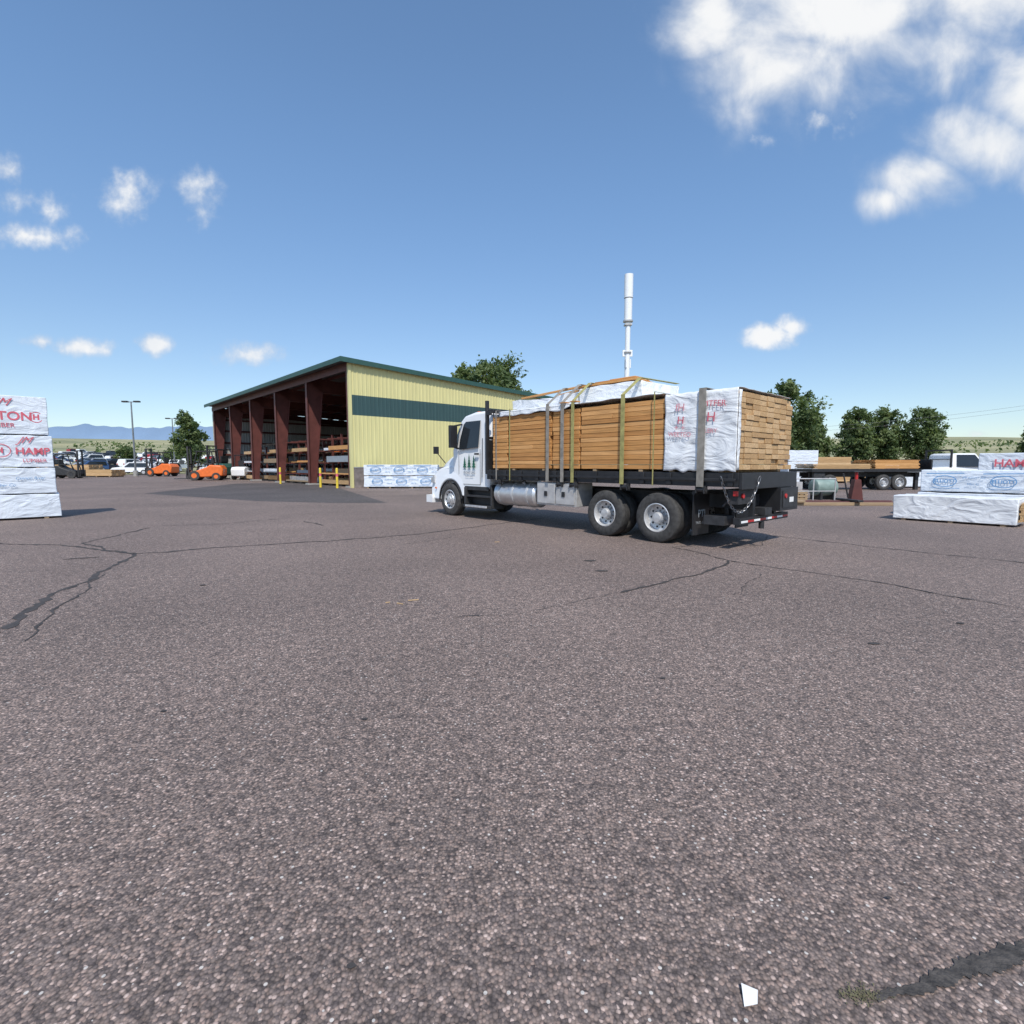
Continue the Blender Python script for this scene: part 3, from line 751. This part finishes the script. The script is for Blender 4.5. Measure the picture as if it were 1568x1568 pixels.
def rack(name,lx,ly,length=5,h=3.8,seed=0,depth=1.3):
    e=empty(name,(0,0,0)); r=random.Random(seed)
    wv=Matrix.Translation(bl.location)@Matrix.Rotation(bl.rotation_euler.z,4,'Z')@Vector((lx,ly,0))
    e.location=wv; e.rotation_euler=(0,0,bl.rotation_euler.z+R(90))
    b=MB(); nup=4; am=M['redsteel'] if seed%2 else M['frame']
    for i in range(nup):
        x=i*length/(nup-1)
        b.box(x-.06,x+.06,-.08,.08,0,h,am); b.box(x-.06,x+.06,-.9,depth,0,.14,M['frame'])
        for k in range(4):
            z=.85+k*.9
            if z<h: b.box(x-.04,x+.04,.08,depth,z-.08,z,am); b.box(x-.04,x+.04,-.9,-.08,z-.08,z,M['orange'] if (seed==1 and k==2) else am)
    b.obj('rack_frame',e)
    b=MB()
    for k in range(4):
        z=.15 if k==0 else .86+(k-1)*.9
        for side in (0,1):
            y=.12 if side==0 else -.85; yend=depth-.05 if side==0 else -.12
            while y<yend-.15:
                wv2=r.uniform(.15,.4); hh=r.uniform(.06,.45)
                m=r.choice(WP+[W[1],W[4],M['wrapc'],M['greyprint'],M['alubox'],M['dunnage']])
                a=r.uniform(-.7,.5)
                if r.random()<.8: b.box(a,length+r.uniform(-1.8,.6),y,min(y+wv2,yend),z+.01,z+hh,m)
                y+=wv2+.03
    b.obj('rack_stock',e)
    return e
rack('lumber_rack',1.4,1.2,5,3.9,1,1.1); rack('lumber_rack',1.6,8.4,5.4,3.7,3); rack('lumber_rack',1.8,15.6,5,3.6,2); rack('lumber_rack',1.6,22.6,5,3.4,5); rack('lumber_rack',5.5,2,6,3.6,6); rack('lumber_rack',5.5,12,7,3.9,7)
def bollard(x,y,h=1.1):
    e=empty('bollard',(x,y,0)); b=MB(); b.tube((0,0,0),(0,0,h),.08,.08,M['yellowp'],16)
    b.tube((0,0,h),(0,0,h+.05),.08,.04,M['yellowp'],16); b.tube((0,0,h*.6),(0,0,h*.75),.083,.083,M['redprint'],16,cap=False); b.obj('post',e)
for p in [(-11.7,34.3),(-13.3,35.6),(-19.1,42.3)]: bollard(*p,h=1.3)

# ------------------------------------------------------------ wrapped lumber stacks
TR=(R(90),0,0)
def pack(parent,x0,L_,y0,dp,z0,h,seed,m='wrap'):
    return wrapbox('wrapped_pack',x0,x0+L_,y0,y0+dp,z0,z0+h,M[m],parent,.024,.11,seed)
def ring(b,x,y,z,r,w_,m,sx_=1.0,n=28):
    vs=[]
    for i in range(n):
        t=2*math.pi*i/n
        vs+=[(x+sx_*r*math.cos(t),y,z+r*math.sin(t)),(x+(sx_*r-w_)*math.cos(t),y,z+(r-w_)*math.sin(t))]
    b.add(vs,[(2*i,(2*i+2)%(2*n),(2*i+3)%(2*n),2*i+1) for i in range(n)],m)
def bunks(parent,L_,dp,z,n=4,h=.09,x0=0,y0=0):
    b=MB()
    for i in range(n):
        x=x0+.25+i*(L_-.5)/(n-1); b.box(x-.05,x+.05,y0+.03,y0+dp-.03,z,z+h,M['dunnage'])
    b.obj('bunks',parent)
e=empty('wrapped_lumber_stack',(-13.38-.72*4.9,15-.69*4.9,0),math.atan2(.69,.72))
LL=4.9
off=[0.08,0.02,-.0,-.06]
bunks(e,LL,1.2,0,4,.05)
hs_=[.69,.75,.92,1.09]; z=.05
for i,h in enumerate(hs_):
    pack(e,off[i]-.0,LL,0.0-.01*i,1.2,z,h-.025,i+2)
    if i==3:
        text('HAMPTON',.33,(off[i]+LL-1.12,-.045,z+h*.45),TR,M['redprint'],e,bold=.006); text('LUMBER',.17,(off[i]+LL-1.0,-.045,z+h*.22),TR,M['redprint'],e); text('JM',.3,(off[i]+LL-.95,-.045,z+h*.8),TR,M['redprint'],e,shear=.6)
        b=MB(); ring(b,off[i]+LL-.24,-.045,z+h*.45,.15,.02,M['redprint'],1); b.obj('logo_ring',e); text('H',.2,(off[i]+LL-.24,-.045,z+h*.45),TR,M['redprint'],e,bold=.01)
    if i==2:
        text('HAMP',.27,(off[i]+LL-.43,-.045,z+h*.48),TR,M['redprint'],e,bold=.006); text('LUMBER',.14,(off[i]+LL-.40,-.045,z+h*.2),TR,M['redprint'],e); text('JM',.26,(off[i]+LL-.6,-.045,z+h*.82),TR,M['redprint'],e,shear=.6)
        b=MB(); ring(b,off[i]+LL-1.1,-.045,z+h*.5,.19,.02,M['redprint'],1.2); b.obj('logo_ring',e); text('H',.2,(off[i]+LL-1.1,-.045,z+h*.5),TR,M['redprint'],e,bold=.01)
    if i==1:
        text('Cannon River',.11,(off[i]+LL-.55,-.045,z+h*.58),TR,M['blueprint'],e,shear=.3); text('Timber Co.',.11,(off[i]+LL-1.1,-.045,z+h*.33),TR,M['blueprint'],e,shear=.3)
    z+=h
    if i<3: bunks(e,LL,1.1,z-.025,4,.025)
def bluepack_print(e,x,y,z,s=1,n=2,gap=1.1,m='blueprint'):
    b=MB()
    for i in range(n):
        cx=x+i*gap
        ring(b,cx,y,z,.2*s,.025*s,M[m],1.6)
        text('ELLIOTT',.15*s,(cx,y,z),TR,M[m],e,bold=.004*s)
        text('SPF KD-HT 2x6',.09*s,(cx+gap*.5,y,z+.12*s),TR,M[m],e,shear=.3); text('MILL 42',.09*s,(cx+gap*.5,y,z-.1*s),TR,M[m],e)
        b.add([(cx-.5*s,y,z+.24*s),(cx+.5*s,y,z+.26*s),(cx+.5*s,y,z+.29*s),(cx-.5*s,y,z+.27*s)],[(0,1,2,3)],M[m]); b.add([(cx-.4*s,y,z-.25*s),(cx+.4*s,y,z-.25*s),(cx+.4*s,y,z-.235*s),(cx-.4*s,y,z-.235*s)],[(0,1,2,3)],M[m])
    b.obj('logo_rings',e)
e=empty('wrapped_lumber_stack',(10.9,14.6,0),math.atan2(-.78,.62))
bunks(e,2.56,1.2,0,3,.05); pack(e,0,2.56,0,1.2,.05,.65,12,'wrapc')
b=MB(); lumber(b,2.585,2.64,1.12,.05,.12,.62,.06,.2,WP); b.obj('board_ends',e)
e=empty('wrapped_lumber_stack',(12.3,15.5,0),math.atan2(-.70,.71))
bunks(e,3.6,1.2,0,3,.1); pack(e,0,3.6,0,1.2,.1,.63,14); bunks(e,3.6,1.2,.72,3,.05); pack(e,.05,3.6,0,1.2,.77,.63,15)
bluepack_print(e,.6,-.045,1.08,.85,3,1.25)
e=empty('wrapped_lumber_stack',(16.1,17.8,0),math.atan2(-.7,.71))
bunks(e,4,1.2,0,3,.1); pack(e,0,4,0,1.2,.1,.9,17); pack(e,.03,4,0,1.2,1.02,.93,18)
text('HAMPTON',.36,(1.3,-.045,1.6),TR,M['redprint'],e,bold=.006); text('LUMBER',.2,(1.3,-.045,1.28),TR,M['redprint'],e)
e=empty('wrapped_lumber_stack',(-9.85,34.1,0),R(1))
bunks(e,4.9,1.0,0,4,.1); pack(e,0,4.9,0,1.0,.1,.7,21); bunks(e,4.9,1.0,.8,4,.06); pack(e,0,4.9,0,1.0,.86,.7,22)
bluepack_print(e,.9,-.05,.46,1.15,3,1.6); bluepack_print(e,.8,-.05,1.22,1.15,3,1.55)
e=empty('wrapped_lumber_stack',(21.5,40,0),0)
for i in range(3): pack(e,0,2.3,0,1.2,.1+i*.87,.84,30+i)
e=empty('wrapped_lumber_stack',(25.9,34.5,0),0)
for i in range(2): pack(e,0,2.2,0,1.2,.1+i*.72,.7,35+i)
def pile(x,y,L_,h,rzv=0,m=WP,dp=2.4):
    e=empty('lumber_pile',(x,y,0),rzv); b=MB(); lumber(b,0,L_,dp,0,.15,h,.16,.3,m,.05)
    for k in range(3): b.box(.3+k*(L_-.6)/2-.06,.3+k*(L_-.6)/2+.06,0,dp,0,.15,M['dunnage'])
    b.obj('boards',e)
pile(24,44,5,2.3); pile(31,46,6,2.0); pile(36.5,44,6,1.9,0,W); pile(42,47,6,2.2); pile(-63,68,7,1.6); pile(-55.5,66,4,1.0)
e=empty('flatbed_trailer',(18.4,31.5,0),R(2)); b=MB()
b.box(0,7.6,0,2.5,1.12,1.3,M['black']); b.box(.3,7.4,.7,.85,.8,1.1,M['frame']); b.box(.3,7.4,1.65,1.8,.8,1.1,M['frame'])
b.box(.2,.9,.1,.3,.4,1.1,M['frame']); b.box(6.9,7.1,.4,.6,0,1.1,M['frame']); b.box(7.5,7.6,0,2.5,1.3,1.9,M['black'])
b.obj('bed',e,.01)
b=MB()
for x in (1.2,4.6,5.6):
    for yo,s in ((.02,-1),(2.48,1)): wheel(b,x,yo,s,.48)
b.obj('wheels',e)
b=MB(); rr=random.Random(4); lumber(b,.3,3.9,2.3,.1,1.32,1.62,.05,.25,WP,.06,rr); lumber(b,4.2,7.0,2.3,.1,1.32,1.9,.05,.25,W,.06,rr); b.obj('lumber_load',e)

def car_profile(kind):
    if kind=='pickup':
        return [(0,.45),(0,1.05),(1.9,1.07),(1.95,1.78),(2.15,1.84),(3.2,1.84),(3.85,1.12),(5.1,1.0),(5.35,.85),(5.38,.45)]
    if kind=='suv': return [(0,.4),(.02,1.0),(.25,1.65),(.5,1.72),(2.6,1.72),(3.35,1.1),(4.4,.98),(4.65,.8),(4.68,.4)]
    return [(0,.4),(.02,.95),(.7,1.05),(1.35,1.42),(2.5,1.44),(3.25,1.0),(4.2,.88),(4.5,.7),(4.52,.4)]
carcache={}
def car(name,x,y,z,rzv,kind,m,scale=1):
    e=empty(name,(x,y,z),rzv,scale)
    key=(kind,m.name)
    if key not in carcache:
        p=car_profile(kind); b=MB(); n0=len(b.v); b.prism(p,-.92,.92,m)
        for v in b.v[n0:]:
            if v.z>1.1: v.y*=.84
        b.obj('body',e,.06)
        b=MB(); L_=p[-1][0]
        if kind=='pickup': wins=[(2.08,1.12),(3.6,1.12),(3.12,1.76),(2.14,1.76)]; fr=((3.83,1.14),(3.25,1.8))
        elif kind=='suv': wins=[(.3,1.08),(3.1,1.08),(2.5,1.62),(.42,1.62)]; fr=((3.3,1.13),(2.65,1.69))
        else: wins=[(.95,1.05),(3.0,1.05),(2.45,1.36),(1.4,1.36)]; fr=((3.2,1.03),(2.55,1.42))
        for s in (1,-1):
            b.add([(x_,s*(.935 if z_<1.13 else .80),z_) for x_,z_ in wins],[(0,1,2,3)],M['glass'])
        b.add([(fr[0][0]+.02,-.7,fr[0][1]+.02),(fr[0][0]+.02,.7,fr[0][1]+.02),(fr[1][0]+.02,.62,fr[1][1]),(fr[1][0]+.02,-.62,fr[1][1])],[(0,1,2,3)],M['glass'])
        b.box(L_-.03,L_+.01,-.5,.5,.5,.75,M['black']); b.box(-.02,.03,.6,.85,.75,.95,M['red']); b.box(-.02,.03,-.85,-.6,.75,.95,M['red'])
        b.obj('windows_and_lights',e)
        b=MB()
        for xx in (L_*.19,L_*.81):
            for s in (1,-1):
                b.lathe([(.0,0),(.2,0),(.22,.01),(.34,0),(.35,-.03),(.35,-.2),(0,-.2)] if s>0 else [(.0,0),(.2,0),(.22,-.01),(.34,0),(.35,.03),(.35,.2),(0,.2)],M['rubber'],(xx,s*.94,.35),20)
                b.lathe([(0,s*.012),(.2,s*.012)],M['rim'],(xx,s*.94,.35),16)
        b.obj('wheels',e)
        carcache[key]=[(c.name.split('.')[0],c.data) for c in e.children]
    else:
        for nm,me in carcache[key]:
            o=bpy.data.objects.new(nm,me); COL.objects.link(o); o.parent=e
    return e
e=car('pickup_truck',27.9,36.5,0,R(0),'pickup',M['white'],1.28)
b=MB()
for y in (-.85,.85): b.box(1.78,1.85,y-.04,y+.04,1.07,2.05,M['black'])
b.box(1.78,1.85,-.81,.81,1.97,2.05,M['black']); b.box(1.79,1.84,-.81,.81,1.5,1.54,M['black']); b.obj('headache_frame',e)
e=empty('fuel_storage_tank',(13.5,23,0),R(5)); b=MB()
b.lathe([(0,0),(.3,.0),(.36,.04),(.38,.1),(.38,.9),(.36,.96),(.3,1.0),(0,1.0)],M['tankgreen'],(0,0,0),28,Matrix.Translation((0,0,.55))@Matrix.Rotation(R(-90),4,'Z'))
b.box(.15,.25,-.35,.35,0,.35,M['frame']); b.box(.75,.85,-.35,.35,0,.35,M['frame']); b.tube((.5,0,.9),(.5,0,1.05),.06,.06,M['frame'])
b.obj('tank_body',e)
e=empty('wooden_pallets',(11.9,22.6,0),R(-6)); b=MB()
for k in range(3):
    z=k*.14
    for j in range(3): b.box(0,1.1,j*.45,j*.45+.09,z,z+.095,M['dunnage'])
    for j in range(6): b.box(j*.2,j*.2+.13,0,1.0,z+.097,z+.118,WP[j%3])
b.box(.1,.7,.2,.8,.45,.95,M['frame']); b.box(.75,1.0,.3,.7,.45,.8,M['alubox']); b.obj('slats',e)
e=empty('jack_stand',(14.3,21.3,0),0); b=MB(); b.prism([(-.26,.06),(.26,.06),(.12,.95),(-.12,.95)],-.13,.13,M['redsteel']); b.box(-.5,.5,-.4,.4,0,.06,M['frame']); b.tube((0,0,.95),(0,0,1.25),.06,.06,M['red']); b.box(-.2,.2,-.15,.15,1.25,1.3,M['frame']); b.tube((-.3,0,.2),(-.55,0,1.2),.03,.03,M['frame']); b.obj('stand_body',e,.01)
e=empty('steel_beams',(10.6,19.6,0),R(-2)); b=MB()
for i in range(4): b.box(0+.2*i,4.2+.1*i,i*.3,i*.3+.14,.0,.12+.02*(i%2),M['redsteel'] if i%2 else M['dunnage'])
b.box(.3,.6,-.1,1.2,.12,.2,M['dunnage']); b.box(2.5,2.7,-.2,1.3,.14,.22,M['frame']); b.obj('beams',e,.01)
e=empty('safety_railing',(11.2,20.5,0),R(3)); b=MB()
for x in (0,.9,1.8): b.tube((x,0,0),(x,0,1.0),.025,.025,M['alubox'])
b.tube((0,0,1.0),(1.8,0,1.0),.025,.025,M['alubox']); b.tube((0,0,.5),(1.8,0,.5),.02,.02,M['alubox']); b.obj('rails',e)

def forklift(x,y,rzv,m,sc=1.0):
    e=empty('forklift',(x,y,0),rzv,sc); b=MB()
    b.prism([(-1.45,.35),(-1.5,.9),(-1.35,1.15),(-.6,1.2),(-.3,1.0),(.35,.75),(.75,.75),(.8,.3),(-.2,.25)],-.62,.62,m); b.obj('body',e,.08,segs=3)
    b=MB()
    for yy_ in (-.55,.55): b.beam((-.9,yy_,1.15),(-.75,yy_,2.2),.07,.07,M['black']); b.beam((.65,yy_,.75),(.25,yy_,2.2),.07,.07,M['black'])
    b.box(-.85,.4,-.6,.6,2.2,2.27,M['black']); b.box(-.7,-.1,-.28,.28,1.2,1.32,M['black']); b.box(-.75,-.62,-.28,.28,1.32,1.75,M['black']); b.beam((.4,0,.8),(.15,0,1.4),.05,.05,M['black']); b.box(-.15,.15,-.2,.2,1.38,1.42,M['black'])
    for yy_ in (-.35,.35): b.box(.88,1.0,yy_-.06,yy_+.06,.1,2.6,M['frame']); b.box(1.12,1.95,yy_-.06,yy_+.06,.12,.17,M['frame']); b.box(1.05,1.12,yy_-.06,yy_+.06,.12,.8,M['frame'])
    for z in (.4,1.2,2.5): b.box(.9,.98,-.4,.4,z,z+.1,M['frame'])
    b.box(1.0,1.05,-.5,.5,.4,.8,M['frame']); b.obj('mast_and_cage',e,.01)
    b=MB()
    for xx,r in ((-1.0,.3),(.5,.38)):
        for s in (1,-1):
            b.lathe([(.0,-.02*s),(r*.5,-.02*s),(r*.55,0),(r*.95,0),(r,-.03*s),(r,-.22*s),(0,-.22*s)],M['rubber'],(xx,s*.68,r),24); b.lathe([(0,.0),(r*.5,0)],m,(xx,s*.68-.015*s,r),16)
    b.obj('wheels',e)
forklift(-48,70,R(180),M['orange'],1.45); forklift(-31.2,52,R(195),M['orange'],1.3); forklift(-33.0,58,R(150),M['greent'],1.45); forklift(-51.7,60,R(10),M['frame'],1.25); forklift(-28.5,55,R(90),M['white'],1.15)

cols=[M['white'],mat('car_silver',(.45,.46,.48),.3,.5),mat('car_black',(.02,.02,.025),.2),mat('car_red',(.3,.02,.02),.3),mat('car_blue',(.05,.1,.22),.3),mat('car_grey',(.15,.15,.16),.3,.3),M['white'],M['white'],M['white']]
rc=random.Random(9)
for row,(Y0,st) in enumerate([(90,4.2),(99,3.3),(109,3.2),(121,3.3),(134,3.4),(150,3.6)]):
    X=-Y0*.93
    while X< -Y0*.60:
        if rc.random()<.92:
            k=rc.choice(['suv','sedan','pickup','suv']); x=X+rc.uniform(-.2,.2); y=Y0+rc.uniform(-.5,.5)
            car('parked_car',x,y,max(0,hz(x,y))+.05,R(90 if rc.random()<.5 else -90)+rc.uniform(-.5,.1),k,rc.choice(cols),1.12)
        X+=st
car('parked_car',-58,83,0,R(200),'suv',M['white'],1.15)
X=75
while X<110:
    car('parked_car',X,95,hz(X,95)+.1,R(180)+rc.uniform(-.4,.4),rc.choice(['suv','pickup']),rc.choice(cols)); X+=6.5

def lamp(x,y,h):
    e=empty('street_lamp',(x,y,0)); b=MB(); b.tube((0,0,0),(0,0,.8),.3,.3,M['concrete'],16); b.tube((0,0,.8),(0,0,h),.13,.08,M['chain'],12)
    b.beam((-.8,0,h),(.8,0,h),.1,.1,M['chain'])
    for s in (-1,1): b.box(s*.8-.35,s*.8+.35,-.22,.22,h-.05,h+.14,M['frame'])
    b.obj('pole_and_heads',e)
lamp(-51.3,70,10.0); lamp(-62.3,95,10.0)
e=empty('cell_tower',(16.5,75,0)); b=MB()
b.tube((0,0,0),(0,0,15.5),.42,.36,M['white'],24); b.tube((0,0,15.5),(0,0,22),.36,.36,M['white'],24); b.tube((0,0,22),(0,0,25),.55,.55,M['white'],24); b.tube((0,0,25.1),(0,0,28.3),.62,.62,M['white'],24)
b.tube((0,0,25),(0,0,25.1),.4,.4,M['frame'],24); b.tube((0,0,21.8),(0,0,22),.7,.7,M['alubox'],24); b.tube((0,0,17.5),(0,0,17.65),.55,.55,M['alubox'],24); b.box(-.7,.7,-.12,.12,17.0,17.9,M['white']); b.box(-.5,.5,-.5,.5,21.3,21.5,M['alubox'])
for a in range(3): b.tube((.45*math.cos(a*2.1),.45*math.sin(a*2.1),15.4),(.45*math.cos(a*2.1),.45*math.sin(a*2.1),16.6),.09,.09,M['white'],10)
b.obj('mast',e)
M['wire']=mat('wire',(.12,.12,.12),.6)
b=MB()
for dz in (0,.5):
    for i in range(16):
        t0=i/16;t1=(i+1)/16
        f=lambda t:(36+38*t,64,5.6+dz+4.4*t-.5*4*t*(1-t))
        b.tube(f(t0),f(t1),.012,.012,M['wire'],5)
b.tube((74,64,0),(74,64,11),.16,.12,M['dunnage'],10); b.tube((36,64,0),(36,64,6.2),.12,.09,M['dunnage'],10)
b.obj('utility_line')

# ------------------------------------------------------------ trees
def leafmat(name,col):
    m=mat(name,col,.7,0,.35,1.5); nt=m.node_tree; bs=nt.nodes['Principled BSDF']; out_=nt.nodes['Material Output']
    tr=N(nt,'ShaderNodeBsdfTranslucent'); tr.inputs['Color'].default_value=(col[0]*1.5,col[1]*1.6,col[2]*1.0,1)
    ms=N(nt,'ShaderNodeMixShader'); ms.inputs[0].default_value=.35
    nt.links.new(bs.outputs[0],ms.inputs[1]); nt.links.new(tr.outputs[0],ms.inputs[2]); nt.links.new(ms.outputs[0],out_.inputs[0])
    return m
LM=[leafmat('foliage_a',(.11,.155,.055)),leafmat('foliage_b',(.15,.19,.07)),leafmat('foliage_c',(.07,.11,.04))]
M['bark']=mat('bark',(.12,.09,.065),.9,0,.3,4,.5,20)
def tree(x,y,h,rad,seed,n=7000,leaf=.24,z0=0,base=.12,lean=0):
    rng=np.random.default_rng(seed); r=random.Random(seed)
    e=empty('deciduous_tree',(x,y,z0)); b=MB()
    top=h*.75; th=.02*h+.08
    b.tube((0,0,0),(lean*.3,0,h*.35),th,th*.7,M['bark'],10); b.tube((lean*.3,0,h*.35),(lean,0,top),th*.7,th*.2,M['bark'],8)
    lobes=[]
    nl=r.randint(15,20)
    for i in range(nl):
        t=i/(nl-1); z=h*(base+.1+ (.82-base)*t); a=i*2.4+r.uniform(-.5,.5)
        prof=math.sin(math.pi*min(1,.2+.7*t))**.7
        d=rad*prof*r.uniform(.3,.68)
        lr=rad*r.uniform(.32,.48)*(.75+.35*prof)
        p=Vector((d*math.cos(a)+lean*t,d*math.sin(a),z)); lobes.append((p,lr))
        b.tube((lean*.3,0,max(.2*h,z-h*.18)),p,th*.3,th*.08,M['bark'],6)
    lobes.append((Vector((lean,0,h*.91)),rad*.3)); lobes.append((Vector((lean,0,h*.55)),rad*.6))
    b.obj('trunk_and_limbs',e)
    tot=sum(lr**2 for _,lr in lobes); allv=[];mi=[]
    for p,lr in lobes:
        k=int(n*lr*lr/tot)
        ns=max(8,k//40)
        d=rng.normal(size=(ns,3)); d/=np.linalg.norm(d,axis=1)[:,None]; d[:,2]*=.85
        cc=np.array(p)+d*lr*rng.uniform(.45,1.08,(ns,1))
        w_=rng.integers(0,ns,k); cp=cc[w_]+rng.normal(size=(k,3))*lr*.18
        nrm=rng.normal(size=(k,3))+ (cp-np.array(p))/lr*.8+np.array([0,0,.5]); nrm/=np.linalg.norm(nrm,axis=1)[:,None]
        t1=np.cross(nrm,rng.normal(size=(k,3))); t1/=np.linalg.norm(t1,axis=1)[:,None]; t2=np.cross(nrm,t1)
        s=leaf*rng.uniform(.5,1.2,(k,1))
        q=np.stack([cp-t1*s,cp-t2*s*.5,cp+t1*s,cp+t2*s*.5],1); allv.append(q)
        cm=rng.choice([0,1,2],size=ns,p=[.45,.3,.25]); mi.append(cm[w_])
    V=np.concatenate(allv).reshape(-1,3); V[:,2]=np.maximum(V[:,2],.2); mi=np.concatenate(mi); nf=len(mi)
    me=bpy.data.meshes.new('crown'); me.vertices.add(len(V)); me.vertices.foreach_set('co',V.ravel()); me.loops.add(nf*4); me.loops.foreach_set('vertex_index',np.arange(nf*4)); me.polygons.add(nf); me.polygons.foreach_set('loop_start',np.arange(nf)*4)
    for m in LM: me.materials.append(m)
    me.polygons.foreach_set('material_index',mi.astype(np.int32)); me.update(); me.validate()
    o=bpy.data.objects.new('crown',me); COL.objects.link(o); o.parent=e
tree(-6.2,72,14.6,4.8,1,12000,.30,base=.3); tree(-1.8,70,15.8,5.2,2,12000,.30,base=.3); tree(-9.5,76,13.2,3.6,22,6000,.3,base=.3)
tree(-56.3,90,10.8,3.0,3,7000,.28)
tree(31.8,60,11.0,4.0,4,11000,.25); tree(35.5,62,8.0,3.2,5,7000,.25); tree(28.9,63,9.9,2.6,6,7000,.25); tree(38.5,66,6.2,2.6,16,4500,.23)
tree(50,75,10.0,3.1,7,8000,.26); tree(55,76,9.8,3.3,8,8000,.26); tree(59.8,75,9.6,3.4,9,8000,.26)
tree(61,60,5.5,2.6,10,4500,.24); tree(66,63,6.5,3,11,4500,.24)
tree(-66,100,4.5,2.2,12,3000,.24); tree(-84,112,4.5,2.5,13,3000,.24,1)
b=MB(); rs_=random.Random(21)
for i in range(3200):
    a=R(rs_.choice([rs_.uniform(-48,-28),rs_.uniform(20,52)])); r_=rs_.uniform(150,420); x=r_*math.sin(a); y=r_*math.cos(a)
    cx=round(x/14)*14+4*math.sin(round(y/18)*7.1); cy=round(y/22)*22+5*math.sin(cx)
    if noise.noise(Vector((cx*.02,cy*.02,1)))<.0: continue
    x=cx+rs_.gauss(0,1.6); y=cy+rs_.gauss(0,1.6); z=hz(x,y)+rs_.uniform(.2,2.6); s=rs_.uniform(.4,.9); u=Vector((rs_.gauss(0,1),rs_.gauss(0,1),rs_.gauss(0,1))).normalized(); v_=u.orthogonal().normalized(); v2_=u.cross(v_)
    c0=Vector((x,y,z)); b.add([c0-v_*s,c0-v2_*s*.6,c0+v_*s,c0+v2_*s*.6],[(0,1,2,3)],LM[i%3])
b.obj('distant_shrubs')
